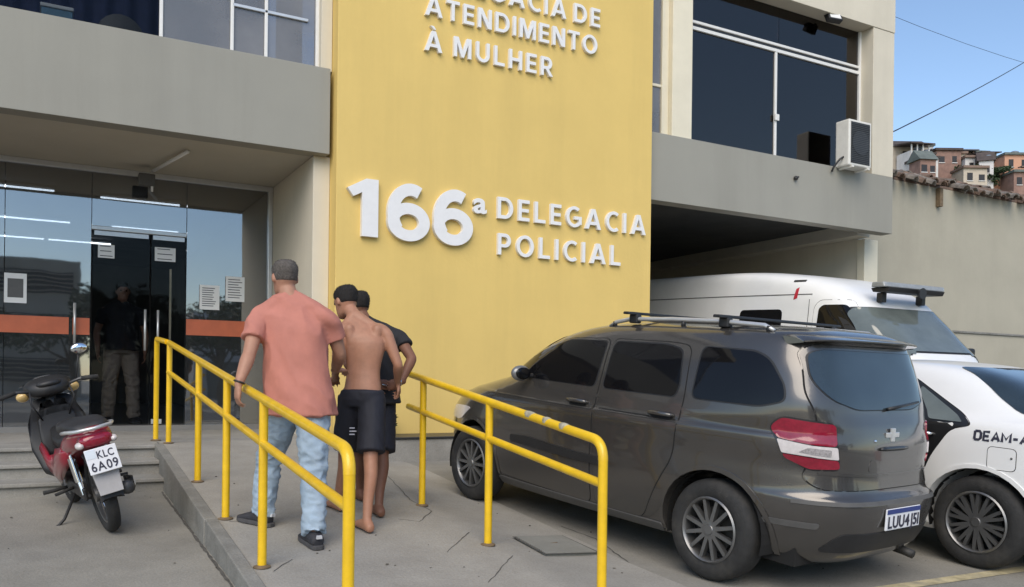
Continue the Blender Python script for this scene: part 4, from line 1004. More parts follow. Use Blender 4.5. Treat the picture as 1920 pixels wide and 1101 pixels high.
railing('handrail', 2.62, [3.72, 5.03, 6.15], lambda y: 1.125 + .134 * (y - 3.72), lambda y: .900 + .12 * (y - 3.72), 6.45, 'shorter yellow tube railing right of the ramp in front of the grey car', ((4.05, 4.15), (4.25, 4.33), (4.42, 4.55)))
t = tag(empty('handrail_post', (1.06, 9.48, .78)), 'single yellow tube post at the top landing beside the glass doors', 'railing', 'yellow railings of the ramp')
b = MB(); b.tube([(0, 0, 0), (0, 0, 1.02), (0, -.03, 1.05), (.05, -.38, 1.01)], .026, 14); b.build('post', 'yellow_paint', t, True, angle=50)
b = MB(); b.lathe([(0, 0), (.05, 0), (.05, .008), (.027, .016), (0, .016)], 16, axis='Z', mtx=Matrix.Translation((0, 0, .003))); b.build('base_plate', 'rust_plate', t)

# ------------------------------------------------------------------ motorcycle (x forward, y left, z up, origin under the rear axle)
mat('moto_red', (.26, .010, .026), .28, var=.1, scale=6, coat=.7)
mat('seat_vinyl', (.022, .022, .024), .55, var=.15, scale=14, bump=.2, bscale=80)
mat('fender_grey', (.38, .37, .37), .5, var=.12, scale=8)
mat('engine', (.10, .10, .10), .5, metal=.6, var=.3, scale=14)
mat('amber', (.60, .42, .16), .25, var=.1, scale=14, coat=.5)
mat('mirror_face', (.80, .82, .84), .05, metal=1.0, var=.02)
mat('plate_tint', (.66, .72, .78), .5, var=.05, scale=20)
hd = R(9); lean = R(15)
h = V((-math.sin(hd), math.cos(hd), .05)).normalized(); l = V((-math.cos(hd), -math.sin(hd), 0)); u = h.cross(l)
mm = Matrix((h, l, u)).transposed().to_4x4() @ Matrix.Rotation(-lean, 4, 'X'); mm.translation = V((.47, 6.70, gz(.47, 6.7) + .004))
mo = tag(empty('motorcycle', mtx=mm), 'small red and black motorcycle leaning on its side stand left of the ramp', 'motorcycle')
def mwheel(x, r_, name):
    b = MB(); w_ = .045
    prof = [(r_ - .075, w_ * .6), (r_ - .05, w_ * .95), (r_ - .02, w_ * .85), (r_ - .004, w_ * .4), (r_, 0), (r_ - .004, -w_ * .4), (r_ - .02, -w_ * .85), (r_ - .05, -w_ * .95), (r_ - .075, -w_ * .6)]
    b.lathe(prof, 40, closed=True, mtx=Matrix.Translation((x, 0, r_))); t = b.build(name, 'rubber', mo, True)
    b = MB(); b.lathe([(r_ - .07, .028), (r_ - .085, .022), (r_ - .085, -.022), (r_ - .07, -.028)], 36, closed=True, mtx=Matrix.Translation((x, 0, r_))); b.lathe([(0, .05), (.05, .05), (.055, -.05), (0, -.05)], 18, mtx=Matrix.Translation((x, 0, r_))); b.build('rim', 'alloy', t, True, angle=40)
    b = MB()
    for k in range(16):
        a = 2 * math.pi * k / 16; b.tube([(x + .04 * math.cos(a), .02 * (-1) ** k, r_ + .04 * math.sin(a)), (x + (r_ - .08) * math.cos(a + .3), 0, r_ + (r_ - .08) * math.sin(a + .3))], .003, 5)
    tag(b.build('spokes', 'chrome', t), kind='stuff')
mwheel(0, .285, 'rear_wheel'); mwheel(1.24, .29, 'front_wheel')
def ell(path, wy, wz, n=18, p=2.6):
    """loft of superellipse sections along x: path of (x, z), half widths and half heights"""
    rg = []
    for (x, z), a, c in zip(path, wy, wz):
        rg.append([V((x, a * spow(math.cos(t), 2 / p), z + c * spow(math.sin(t), 2 / p))) for t in (2 * math.pi * k / n for k in range(n))])
    return rg
# rear bodywork
b = MB(); b.loft(ell([(-.30, .745), (-.24, .735), (-.08, .70), (.15, .64), (.38, .56), (.55, .50)], [.06, .115, .145, .15, .135, .09], [.04, .07, .085, .10, .12, .10])); b.build('tail_cowl', 'moto_red', mo, True)
b = MB(); b.loft(ell([(.55, .46), (.70, .36), (.80, .33), (.92, .38), (1.0, .55), (1.04, .72), (1.03, .86)], [.08, .10, .12, .20, .23, .21, .15], [.09, .06, .05, .06, .06, .07, .07])); b.build('leg_shield', 'black_plastic', mo, True)
for f in (1, -1):
    b = MB(); b.loft([[V((x, f * (y + k), z + dz)) for k, dz in ((0, -hz), (.02, -hz * .5), (.028, 0), (.02, hz * .5), (0, hz), (-.03, 0))] for x, y, z, hz in ((.06, .12, .60, .05), (.22, .15, .55, .09), (.42, .155, .49, .12), (.62, .145, .42, .12), (.84, .15, .42, .08), (.94, .16, .55, .05))]); b.build('side_cowl', 'moto_red', mo, True)
b = MB(); b.loft(ell([(.93, .48), (.97, .60), (1.0, .74), (1.0, .86)], [.15, .155, .14, .10], [.05, .05, .05, .04])); b.build('inner_shield', 'black_plastic', mo, True)
# seat
b = MB(); b.loft(ell([(-.24, .795), (-.16, .80), (.05, .795), (.20, .765), (.34, .755), (.50, .74), (.60, .70)], [.08, .125, .14, .14, .125, .10, .05], [.015, .035, .048, .05, .05, .05, .03])); b.build('seat', 'seat_vinyl', mo, True)
b = MB(); b.tube([(-.02, .15, .77), (-.16, .15, .79), (-.30, .11, .80), (-.34, 0, .80), (-.30, -.11, .80), (-.16, -.15, .79), (-.02, -.15, .77)], .013, 8); b.build('grab_rail', 'aluminium', mo, True)
# tail lamp with side flashers
b = MB(); b.loft(ell([(-.335, .715), (-.32, .715), (-.26, .72)], [.05, .10, .115], [.024, .044, .05])); b.build('tail_lamp', 'red_lens', mo, True)
for f in (1, -1): b = MB(); b.sphere((-.285, f * .105, .70), (.05, .03, .026), 12, 8); b.build('indicator', 'clear_lens', mo, True)
# mudguard, plate
b = MB(); n = 8; rg = []
for k in range(n + 1):
    a = R(100) + R(75) * k / n; r_ = .335; c, s_ = math.cos(a), math.sin(a)
    rg.append([V((r_ * c, y, .285 + r_ * s_ + (.0 if abs(y) < .06 else -.02))) for y in (-.075, -.05, 0, .05, .075)] + [V(((r_ - .008) * c, y, .285 + (r_ - .008) * s_ + (.0 if abs(y) < .06 else -.02))) for y in (.075, .05, 0, -.05, -.075)])
b.loft(rg); b.build('rear_mudguard', 'black_plastic', mo, True, angle=40)
b = MB(); b.loft([[V((-.315 - .05 * k - .004, y * (1 - .12 * k), .53 - .18 * k)) for y in (-.085, .085)] + [V((-.31 - .05 * k + .008, y * (1 - .12 * k), .53 - .18 * k)) for y in (.085, -.085)] for k in (0, .5, 1)]); b.build('splash_flap', 'fender_grey', mo, bevel=.004)
pl = MB(); pl.box(-.1, .1, -.004, .004, -.085, .085); po = pl.build('number_plate', 'plate_white', mo, bevel=.006); po.matrix_local = Matrix.Translation((-.352, 0, .585)) @ Matrix.Rotation(R(-90), 4, 'Z') @ Matrix.Rotation(R(-14), 4, 'X')
b = MB(); b.box(-.097, -.035, -.0058, -.0042, .02, .08); b.build('plate_corner', 'plate_tint', po)
text_line('KLC', -.03, .075, .012, .05, po, 'plate_ink', .015, .002, -.0045, 'character')
text_line('6A09', -.085, .085, -.068, .06, po, 'plate_ink', .015, .002, -.0045, 'character')
b = MB(); b.tube([(-.28, 0, .68), (-.315, 0, .66), (-.325, 0, .62)], .016, 8); b.build('plate_bracket', 'black_plastic', mo)
# running gear
for f in (1, -1):
    b = MB(); b.tube([(0, f * .085, .285), (.42, f * .09, .31)], .018, 8); b.build('swingarm', 'engine', mo, True)
    b = MB(); b.tube([(.0, f * .11, .31), (.04, f * .115, .42)], .016, 8); b.tube([(.035, f * .115, .40), (.09, f * .12, .62)], .026, 10); b.build('shock_absorber', 'chrome', mo, True, angle=40)
    b = MB(); b.tube([(1.24, f * .065, .29), (1.10, f * .06, .70)], .018, 8); b.build('fork_leg', 'engine', mo, True)
    b = MB(); b.tube([(.62, f * .10, .27), (.62, f * .20, .27), (.62, f * .28, .275)], [.012, .014, .016], 8); b.build('footrest', 'rubber', mo, True)
    b = MB(); b.tube([(.30, f * .12, .32), (.27, f * .25, .31)], .012, 8); b.build('passenger_footrest', 'rubber', mo, True)
b = MB(); b.loft(ell([(.36, .30), (.45, .30), (.62, .31), (.76, .33)], [.06, .12, .12, .07], [.06, .10, .10, .07])); b.build('engine', 'engine', mo, True)
b = MB(); b.tube([(.62, -.08, .24), (.45, -.12, .22), (.20, -.13, .24), (.16, -.132, .25), (-.20, -.135, .32), (-.22, -.136, .324)], [.016, .016, .018, .042, .05, .03], 12); b.build('exhaust', 'engine', mo, True)
b = MB(); b.loft([[V((x, y, z)) for y, z in ((-.182, .36 + x * -.15), (-.189, .36 + x * -.15), (-.189, .29 + x * -.15), (-.182, .29 + x * -.15))] for x in (-.2, .12)]); b.build('heat_shield', 'chrome', mo)
b = MB(); b.box(-.03, .40, .095, .12, .265, .36); b.build('chain_case', 'black_plastic', mo, bevel=.02)
b = MB(); b.tube([(.45, .10, .24), (.40, .22, .09), (.36, .285, .058)], .011, 8); b.tube([(.38, .275, .06), (.32, .33, .055)], .013, 6); b.build('side_stand', 'black_plastic', mo, True)
b = MB(); n = 10; rg = []
for k in range(n + 1):
    a = R(20) + R(140) * k / n; r_ = .325; rg.append([V((1.24 + r_ * math.cos(a), y, .29 + r_ * math.sin(a))) for y in (-.06, 0, .06)] + [V((1.24 + (r_ - .008) * math.cos(a), y, .29 + (r_ - .008) * math.sin(a))) for y in (.06, 0, -.06)])
b.loft(rg); b.build('front_mudguard', 'moto_red', mo, True, angle=40)
# handlebar, nacelle, mirrors
b = MB(); b.loft(ell([(.92, .98), (.97, .99), (1.06, 1.0), (1.15, .98), (1.20, .95)], [.05, .14, .17, .13, .06], [.03, .06, .08, .075, .05])); nac = b.build('headlamp_nacelle', 'black_plastic', mo, True)
b = MB(); b.sphere((.955, 0, 1.03), (.05, .09, .03), 12, 8); b.build('dial', 'black_plastic', nac, True)
b = MB(); b.tube([(1.06, 0, .62), (1.03, 0, .98)], .04, 10); b.build('steering_column', 'black_plastic', mo, True)
for f in (1, -1):
    b = MB(); b.tube([(1.0, f * .10, .98), (.98, f * .22, 1.01), (.93, f * .33, 1.0)], .012, 8); hb = b.build('handlebar', 'engine', mo, True)
    b = MB(); b.tube([(.97, f * .24, 1.01), (.92, f * .35, 1.0)], .018, 10); b.build('grip', 'rubber', hb, True)
    b = MB(); b.tube([(1.0, f * .22, .995), (1.0, f * .36, .98)], .006, 6); b.build('brake_lever', 'aluminium', hb, True)
    b = MB(); b.sphere((1.08, f * .18, .955), (.04, .05, .04), 12, 8); b.build('indicator', 'amber', nac, True)
    if f > 0: continue
    b = MB(); b.tube([(.98, f * .20, 1.01), (1.0, f * .24, 1.12), (.99, f * .27, 1.22)], .006, 8); st_ = b.build('mirror_stem', 'black_plastic', mo, True)
    b = MB(); b.sphere((.995, f * .28, 1.245), (.022, .068, .045), 16, 10); b.build('mirror_back', 'black_plastic', st_, True)
    b = MB(); b.sphere((.985, f * .28, 1.245), (.018, .062, .04), 16, 10); b.build('mirror_glass', 'mirror_face', st_, True)
b = MB(); b.tube([(.98, .14, .99), (.92, .16, .9), (1.0, .10, .75)], .007, 6); b.tube([(.98, -.14, .99), (.93, -.15, .9), (1.0, -.09, .75)], .007, 6); tag(b.build('control_cables', 'wire', mo, True), kind='stuff')
b = MB(); b.loft(ell([(.60, .60), (.72, .58), (.85, .60), (.95, .66)], [.06, .09, .10, .08], [.05, .06, .05, .04])); b.build('centre_cover', 'black_plastic', mo, True)
# ------------------------------------------------------------------ people
mat('skin_fair', (.40, .21, .14), .5, var=.10, scale=22, spec=.35, bump=.12, bscale=130, stain=.3, stain_col=(.36, .14, .09), stain_scale=6)
mat('skin_tan', (.38, .19, .12), .48, var=.11, scale=20, spec=.35, bump=.12, bscale=130, stain=.18, stain_col=(.33, .14, .085), stain_scale=5)
mat('skin_brown', (.20, .095, .06), .5, var=.08, scale=14, spec=.3)
mat('hair_grey', (.10, .088, .078), .85, var=.5, scale=90, bump=.6, bscale=160)
mat('hair_dark', (.012, .010, .009), .8, var=.4, scale=90, bump=.6, bscale=160)
mat('shirt_salmon', (.47, .185, .14), .85, var=.08, scale=9, bump=.25, bscale=220)
mat('shirt_black', (.016, .016, .019), .85, var=.15, scale=9, bump=.25, bscale=200)
mat('shorts_navy', (.011, .012, .02), .75, var=.2, scale=8, bump=.2, bscale=150)
mat('denim', (.36, .46, .56), .85, var=.22, scale=7, bump=.35, bscale=260, stain=.55, stain_col=(.50, .58, .64), stain_scale=4)
mat('khaki', (.36, .29, .23), .85, var=.12, scale=8, bump=.2, bscale=200)
mat('shoe_dark', (.032, .032, .038), .7, var=.25, scale=25, bump=.3, bscale=120)
mat('shoe_sole', (.07, .068, .07), .8, var=.2, scale=25)
mat('shoe_mark', (.55, .55, .56), .6)
mat('cuff_steel', (.55, .55, .55), .25, metal=1.0)
mat('print_white', (.45, .46, .52), .8)
mat('eye', (.02, .015, .012), .2)
Z = V((0, 0, 1))
def ring(c, a, b_, n=16, p=2.0):
    return [c + a * spow(math.cos(t), 2 / p) + b_ * spow(math.sin(t), 2 / p) for t in (2 * math.pi * k / n for k in range(n))]
def limb(mb, pts, radii, side, n=14, flat=1.0):
    """tapered limb through points; side fixes the section's first axis; capped with round ends"""
    P = [V(p) for p in pts]; rows = crom([list(p) + [r_] for p, r_ in zip(P, radii)], 4); Q = [V(r_[:3]) for r_ in rows]; RR = [r_[3] for r_ in rows]
    rg = []
    for i, q in enumerate(Q):
        d = (Q[min(i + 1, len(Q) - 1)] - Q[max(i - 1, 0)]).normalized(); a = side - d * side.dot(d)
        a = a.normalized() if a.length > .05 else d.orthogonal().normalized(); b_ = d.cross(a)
        rg.append(ring(q, a * RR[i], b_ * RR[i] * flat, n))
    d0 = (Q[0] - Q[1]).normalized(); d1 = (Q[-1] - Q[-2]).normalized()
    pre = [[Q[0] + (v - Q[0]) * k + d0 * RR[0] * s_ for v in rg[0]] for k, s_ in ((.35, .85), (.75, .6))]
    post = [[Q[-1] + (v - Q[-1]) * k + d1 * RR[-1] * s_ for v in rg[-1]] for k, s_ in ((.75, .6), (.35, .85))]
    mb.loft(pre + rg + post)
def voxel(mb, size, smooth_n, name):
    me = bpy.data.meshes.new(name); me.from_pydata([tuple(p) for p in mb.v], [], mb.f)
    b = bmesh.new(); b.from_mesh(me); bmesh.ops.recalc_face_normals(b, faces=b.faces); b.to_mesh(me); b.free()
    o = bpy.data.objects.new(name, me); COL.objects.link(o)
    md = o.modifiers.new('r', 'REMESH'); md.mode = 'VOXEL'; md.voxel_size = size; md.use_smooth_shade = True
    s_ = o.modifiers.new('s', 'SMOOTH'); s_.factor = .5; s_.iterations = smooth_n
    return evaluated(o, name)
def finger(mb, base, d, n, L, r_, curl):
    """three bent segments; d direction, n palm normal (curl towards it)"""
    p = V(base); pts = [p - d * .012]; rad = [r_]; pts.append(p); rad.append(r_)
    ax = d.cross(n).normalized(); dd = d.copy()
    for k, seg in enumerate((.45, .31, .24)):
        dd = (Matrix.Rotation(curl * (1.0 if k else .7), 3, ax) @ dd); p = p + dd * L * seg; pts.append(p.copy()); rad.append(r_ * (1 - .09 * (k + 1)))
    for i in range(len(pts) - 1): limb(mb, [pts[i], pts[i + 1]], [rad[i], rad[i + 1]], n, 8)
def hand(mb, wrist, d, n, side, curl=.45, s_=1.0, spread=1.0):
    """palm and five fingers: d towards fingertips, n out of the palm, side +1 when the thumb lies along d x n"""
    d = V(d).normalized(); n = (V(n) - d * V(n).dot(d)).normalized(); t = d.cross(n).normalized() * side; w0 = V(wrist)
    limb(mb, [w0 - d * .02, w0 + d * .02], [.026 * s_, .027 * s_], t, 12, .72)
    rg = []
    for k, (f, wd, th) in enumerate(((0, .024, .018), (.03, .034, .019), (.06, .041, .017), (.088, .042, .014))):
        c = w0 + d * f * s_; rg.append(ring(c, t * wd * s_, n * th * s_, 14, 2.6))
    mb.loft(rg)
    for k, (o_, L) in enumerate(((.031, .072), (.0105, .081), (-.0105, .076), (-.031, .060))):
        finger(mb, w0 + d * .088 * s_ + t * o_ * spread * s_, (d + t * o_ * 1.6).normalized(), n, L * s_, .0082 * s_, curl * (1 + .1 * k))
    td = (d * .62 + t * .75 + n * .25).normalized(); b0 = w0 + d * .028 * s_ + t * .026 * s_
    limb(mb, [b0 - td * .01, b0 + td * .03 * s_], [.013 * s_, .0115 * s_], n, 8)
    td2 = (td + d * .5 + n * .25).normalized(); limb(mb, [b0 + td * .03 * s_, b0 + td * .03 * s_ + td2 * .028 * s_], [.0112 * s_, .010 * s_], n, 8)
    td3 = (td2 + d * .3 + n * .4 - t * .2).normalized(); q = b0 + td * .03 * s_ + td2 * .028 * s_; limb(mb, [q, q + td3 * .024 * s_], [.0098 * s_, .008 * s_], n, 8)
HEADP = [(-.115, .020, .020, .050), (-.105, .040, .040, .040), (-.085, .054, .062, .022), (-.055, .061, .078, .010), (-.02, .068, .088, .0), (.02, .074, .096, -.006), (.06, .076, .098, -.010), (.085, .070, .090, -.012), (.105, .055, .070, -.014), (.118, .030, .038, -.014)]
def head(mb, c, fw, up, s_=1.0):
    """head rings from chin to crown with jaw, brow, nose and ears"""
    fw = V(fw).normalized(); up = (V(up) - fw * V(up).dot(fw)).normalized(); rt = fw.cross(up)
    mb.loft([ring(c + up * z * s_ + fw * o_ * s_, rt * a * s_, fw * b_ * s_, 20, 2.15) for z, a, b_, o_ in HEADP])
    nb = c + fw * .085 * s_
    mb.loft([ring(nb + up * z * s_ + fw * f * s_, rt * a * s_, fw * b_ * s_, 8) for z, f, a, b_ in ((.025, 0, .006, .01), (-.005, .012, .010, .014), (-.025, .020, .016, .018), (-.034, .010, .012, .012))])
    for f in (1, -1):
        e = c + rt * f * .077 * s_ - fw * .008 * s_
        mb.loft([ring(e + rt * f * k * s_, (up + fw * .15) * .031 * q * s_, fw * .018 * q * s_, 10) for k, q in ((-.01, .8), (.004, 1.0), (.011, .8))])
        mb.loft([ring(c + rt * f * .031 * s_ + fw * (.082 + k) * s_ + up * .022 * s_, rt * .024 * q * s_, up * .008 * q * s_, 8) for k, q in ((-.02, 1), (.006, .9), (.011, .4))])
    mb.loft([ring(c + fw * (.078 + k) * s_ - up * .058 * s_, rt * .026 * q * s_, up * .011 * q * s_, 8) for k, q in ((-.02, 1), (.007, .9), (.012, .4))])
    return rt
def hair_cap(c, fw, up, s_, m, root, org, thick=.006, name='hair', low=-.035):
    """close-cropped hair: follows the skull, open at the face"""
    fw = V(fw).normalized(); up = (V(up) - fw * V(up).dot(fw)).normalized(); rt = fw.cross(up); mb = MB(); n = 28
    rows = crom([list(r_) for r_ in HEADP], 4); vs = []; R_ = [r_ for r_ in rows if r_[0] > low]
    rgs = []
    for z, a, b_, o_ in R_:
        rg = []
        for k in range(n):
            t = 2 * math.pi * k / n; front = max(0, math.sin(t)); cut = .058 * front ** .6 - .02 * (1 - front)
            off = thick * (1 if z > cut else -1.6)
            nz = noise.noise(V((k * 1.7, z * 90, 3.3))) * .0016
            rg.append(c + up * (z + (off if z > .1 else 0)) * s_ + fw * o_ * s_ + rt * (a + off + nz) * math.cos(t) * s_ + fw * (b_ + off + nz) * math.sin(t) * s_)
        rgs.append(rg)
    mb.loft(rgs)
    rnd = random.Random(int(c.x * 100))
    for _ in range(2600):       # short hairs standing off the scalp
        i = rnd.randrange(len(rgs) - 1); k = rnd.randrange(n); z, a, b_, o_ = R_[i]; t = 2 * math.pi * k / n; front = max(0, math.sin(t))
        if z < .058 * front ** .6 - .02 * (1 - front) + .004: continue
        p = rgs[i][k].lerp(rgs[i][(k + 1) % n], rnd.random()).lerp(rgs[i + 1][k], rnd.random() * .5); d = (p - c).normalized()
        e = (d + V((rnd.gauss(0, .45), rnd.gauss(0, .45), rnd.gauss(-.25, .4)))).normalized() * thick * rnd.uniform(.8, 1.9); q = d.cross(e).normalized() * .0012
        mb.add([p - d * .002 - q, p - d * .002 + q, p + e], [(0, 1, 2)])
    return mb.build(name, m, root, True, world=org)
def foot(mb, ankle, toe, up, bare=True, s_=1.0, shoe=0.0):
    """foot from ankle joint; toe = direction in plan, ground just below"""
    t = V(toe).normalized(); u_ = (V(up) - t * V(up).dot(t)).normalized(); sd_ = t.cross(u_); c = V(ankle); g = -.078 * s_
    k = shoe
    rows = [(-.075, .018, .018, .030), (-.062, .030, .032, .034), (-.03, .034, .042, .044), (.01, .036, .045, .047), (.06, .038, .036, .037), (.11, .043, .026, .027), (.145, .044, .019, .020), (.165, .040, .014, .014)]
    if k: rows += [(.185, .030, .012, .013), (.195, .014, .008, .010)]
    mb.loft([ring(c + t * f * s_ + u_ * (g + zc * s_ + k * .3), sd_ * (wd * s_ + k), u_ * (hh * s_ + k * .3), 16, 2.4) for f, wd, hh, zc in rows])
    if bare:
        for i, (o_, L, r_) in enumerate(((-.028, .036, .011), (-.010, .032, .0085), (.005, .028, .008), (.019, .023, .0075), (.031, .018, .007))):
            o2 = o_ if bare == 1 else -o_
            q = c + t * .155 * s_ + u_ * (g + r_ + .002) + sd_ * o2 * s_ - t * abs(o_ + .028) * .25; limb(mb, [q, q + t * L * .6 - u_ * .002], [r_, r_ * .85], sd_, 8)
def wrinkle(me, amp, sc, seed, zfun=None, zs=.55):
    nv = len(me.vertices); co = [0.0] * (nv * 3); no = [0.0] * (nv * 3)
    me.vertices.foreach_get('co', co); me.vertex_normals.foreach_get('vector', no)
    for i in range(0, nv * 3, 3):
        c = V(co[i:i + 3]); p = c * sc; p2 = V((p.x + p.z * .5 + seed, p.y + seed * 2, p.z * zs + seed * 3)); q = noise.fractal(p2, 1.0, 2.0, 3) * .6 + .55 * (.5 - abs(noise.noise(p2 * 1.7 + V((7, 3, 1)))) * 2.4); k = amp * (zfun(c) if zfun else 1) * (q - .1)
        co[i] += no[i] * k; co[i + 1] += no[i + 1] * k; co[i + 2] += no[i + 2] * k
    me.vertices.foreach_set('co', co); me.update()
def cloth(mb, size, n, name, m, root, org, amp=.006, sc=9, seed=1, zfun=None, zs=.55):
    me = voxel(mb, size, n, name); wrinkle(me, amp, sc, seed, zfun, zs)
    for v in me.vertices: v.co -= org
    for p in me.polygons: p.use_smooth = True
    return link(name, me, m, root)

def person(J, label, skin, hairm, fat=1.0, feet=None, toes=None, bare=True, hands=None, headdir=(0, 1, 0), headup=(0, 0, 1), shirt=None, sleeves=True, trousers=None, long=True, shoes=False, hs=1.0, hair_thick=.006, ups=(Z, Z), loose=1.0, vox=.0075):
    J = {k: V(v) for k, v in J.items()}; org = V(((feet[0].x + feet[1].x) / 2, (feet[0].y + feet[1].y) / 2, min(feet[0].z, feet[1].z)))
    root = tag(empty('person', org), label, 'person')
    srt = (J['Rs'] - J['Ls']); srt.z = 0; srt.normalize(); hrt = (J['Rhip'] - J['Lhip']); hrt.z = 0; hrt.normalize()
    sp_up = (J['neck'] - J['pelvis']).normalized(); half = (J['Rs'] - J['Ls']).length / 2
    def torso(mb, grow, z0=-.08, top=True, fatk=fat, waist=1.0):
        sp = [J['pelvis'] + (J['pelvis'] - J['chest']).normalized() * .10, J['pelvis'], J['pelvis'].lerp(J['chest'], .45), J['chest'], J['chest'].lerp(J['neck'], .55), J['neck'] - sp_up * .015]
        wd = [.135 * fatk, .165 * fatk, .148 * fatk * waist, .165 * (fatk * .5 + .5), max(half * .80, .13), .062]
        dp = [.095 * fatk, .115 * fatk, .102 * fatk * waist, .112 * (fatk * .6 + .4), .082, .058]
        rows = crom([list(c) + [a, b_, i / 5] for i, (c, a, b_) in enumerate(zip(sp, wd, dp))], 4); rg = []
        for r_ in rows:
            q = hrt.lerp(srt, r_[5]).normalized(); c = V(r_[:3]); f_ = Z.cross(q).normalized()
            rg.append(ring(c, q * (r_[3] + grow), f_ * (r_[4] + grow), 24, 2.3))
        mb.loft(rg if top else rg[:16])
    b = MB(); torso(b, 0)
    for s_ in 'LR': limb(b, [J['neck'] + sp_up * .015, J['neck'].lerp(J[s_ + 's'], .45) - Z * .008, J['neck'].lerp(J[s_ + 's'], .85) - Z * .02], [.045, .043, .042], V((0, 1, 0)), 12)
    limb(b, [J['neck'] - sp_up * .04, J['neck'].lerp(J['head'], .35), J['head'] - V(headup) * .03], [.058 * (fat * .4 + .6), .054 * (fat * .4 + .6), .052], srt, 14)
    head(b, J['head'], headdir, headup, hs)
    for s_ in 'LR':
        S, E, W = J[s_ + 's'], J[s_ + 'e'], J[s_ + 'w']; k = fat * .5 + .5; ins = (J['chest'].lerp(J['neck'], .55))
        limb(b, [S.lerp(ins, .7), S.lerp(ins, .25), S.lerp(E, .08) - Z * .006, S.lerp(E, .38), S.lerp(E, .8), E], [.045, .054, .053 * k, .049 * k, .042 * k, .038 * k], V((0, 1, .3)), 14)
        limb(b, [E, E.lerp(W, .25), E.lerp(W, .65), W], [.038 * k, .041 * k, .033 * k, .026], V((0, 1, .3)), 14)
        hd_, pn, cu, sd_ = hands[s_]; hand(b, W, hd_, pn, sd_, cu, .98)
    for i, s_ in enumerate('LR'):
        H, K = J[s_ + 'hip'], J[s_ + 'k']; A = feet[i] + Z * .082
        kk = fat * .6 + .4
        limb(b, [H + Z * .03, H.lerp(K, .3), H.lerp(K, .75), K], [.085 * kk, .083 * kk, .060 * kk, .052], hrt, 16)
        limb(b, [K, K.lerp(A, .28) - V((headdir[0], headdir[1], 0)) * .012, K.lerp(A, .7), A], [.050, .053 * kk, .036, .031], hrt, 14)
        if bare: foot(b, A, toes[i], ups[i], 1 if s_ == 'R' else 2)
    bk = Z.cross(srt).normalized() * -1
    for s_ in ('' if shirt else 'LR'):
        q = J['chest'].lerp(J[s_ + 's'], .52) + bk * .052; limb(b, [q + Z * .045 + (J[s_ + 's'] - q) * .2 - bk * .006, q - Z * .05], [.036, .028], srt, 12, .8)
    me = voxel(b, vox, 6, 'body')
    for v in me.vertices: v.co -= org
    for p in me.polygons: p.use_smooth = True
    body = link('body', me, skin, root)
    hair_cap(J['head'], headdir, headup, hs, hairm, root, org, hair_thick)
    fw = V(headdir).normalized(); rt = fw.cross(V(headup)).normalized()
    for f in (1, -1):
        mb = MB(); mb.sphere(J['head'] + rt * f * .031 * hs + fw * .083 * hs + V(headup) * .008, .011, 10, 8); mb.build('eye', 'eye', root, True, world=org)
    if shirt:
        b = MB(); hem = J['pelvis'] - sp_up * shirt[1]
        sp = [hem, J['pelvis'].lerp(hem, .4), J['pelvis'].lerp(J['chest'], .4), J['chest'], J['chest'].lerp(J['neck'], .5), J['neck'] - sp_up * .012]
        g_ = .022 * loose; wd = [.172 * fat + g_ * 2.2, .174 * fat + g_ * 1.7, .164 * fat + g_ * 1.2, .172 * (fat * .5 + .5) + g_, max(half * .86, .13) + g_ * 1.0, .076]
        dp = [.128 * fat + g_ * 2.4, .128 * fat + g_ * 2.0, .120 * fat + g_ * 1.4, .118 * (fat * .6 + .4) + g_, .092 + g_ * 1.1, .070]
        rows = crom([list(c) + [a, b_, i / 5] for i, (c, a, b_) in enumerate(zip(sp, wd, dp))], 4); rg = []
        for r_ in rows:
            q = hrt.lerp(srt, r_[5]).normalized(); c = V(r_[:3]); rg.append(ring(c, q * r_[3], Z.cross(q).normalized() * r_[4], 28, 2.3))
        b.loft(rg)
        for s_ in 'LR': limb(b, [J['neck'] + sp_up * .004, J['neck'].lerp(J[s_ + 's'], .45) - Z * .004, J['neck'].lerp(J[s_ + 's'], .85) - Z * .016], [.060, .063, .060], V((0, 1, 0)), 12)
        for s_ in 'LR':
            S, E = J[s_ + 's'], J[s_ + 'e']; ins = J['chest'].lerp(J['neck'], .55); k = fat * .5 + .5; e_ = S.lerp(E, shirt[2]); d = (E - S).normalized()
            side_ = V((0, 1, .3)); P_ = [S.lerp(ins, .75) + Z * .005, S.lerp(ins, .3) - Z * .004, S.lerp(E, .06) - Z * .012, S.lerp(E, shirt[2] * .55), e_]; rad = [.060, .066 * k, .066 * k, .066 * k, .070 * k]
            rows = crom([list(p) + [r_] for p, r_ in zip(P_, rad)], 3); rg = []
            for i, r_ in enumerate(rows):
                q = V(r_[:3]); dd = (V(rows[min(i + 1, len(rows) - 1)][:3]) - V(rows[max(i - 1, 0)][:3])).normalized(); a = (side_ - dd * side_.dot(dd)).normalized(); rg.append(ring(q, a * r_[3] * loose, dd.cross(a) * r_[3] * loose, 16))
            b.loft(rg)
        cloth(b, .010, 4, 'shirt', shirt[0], root, org, .016 * loose, 5.5, 2.3)
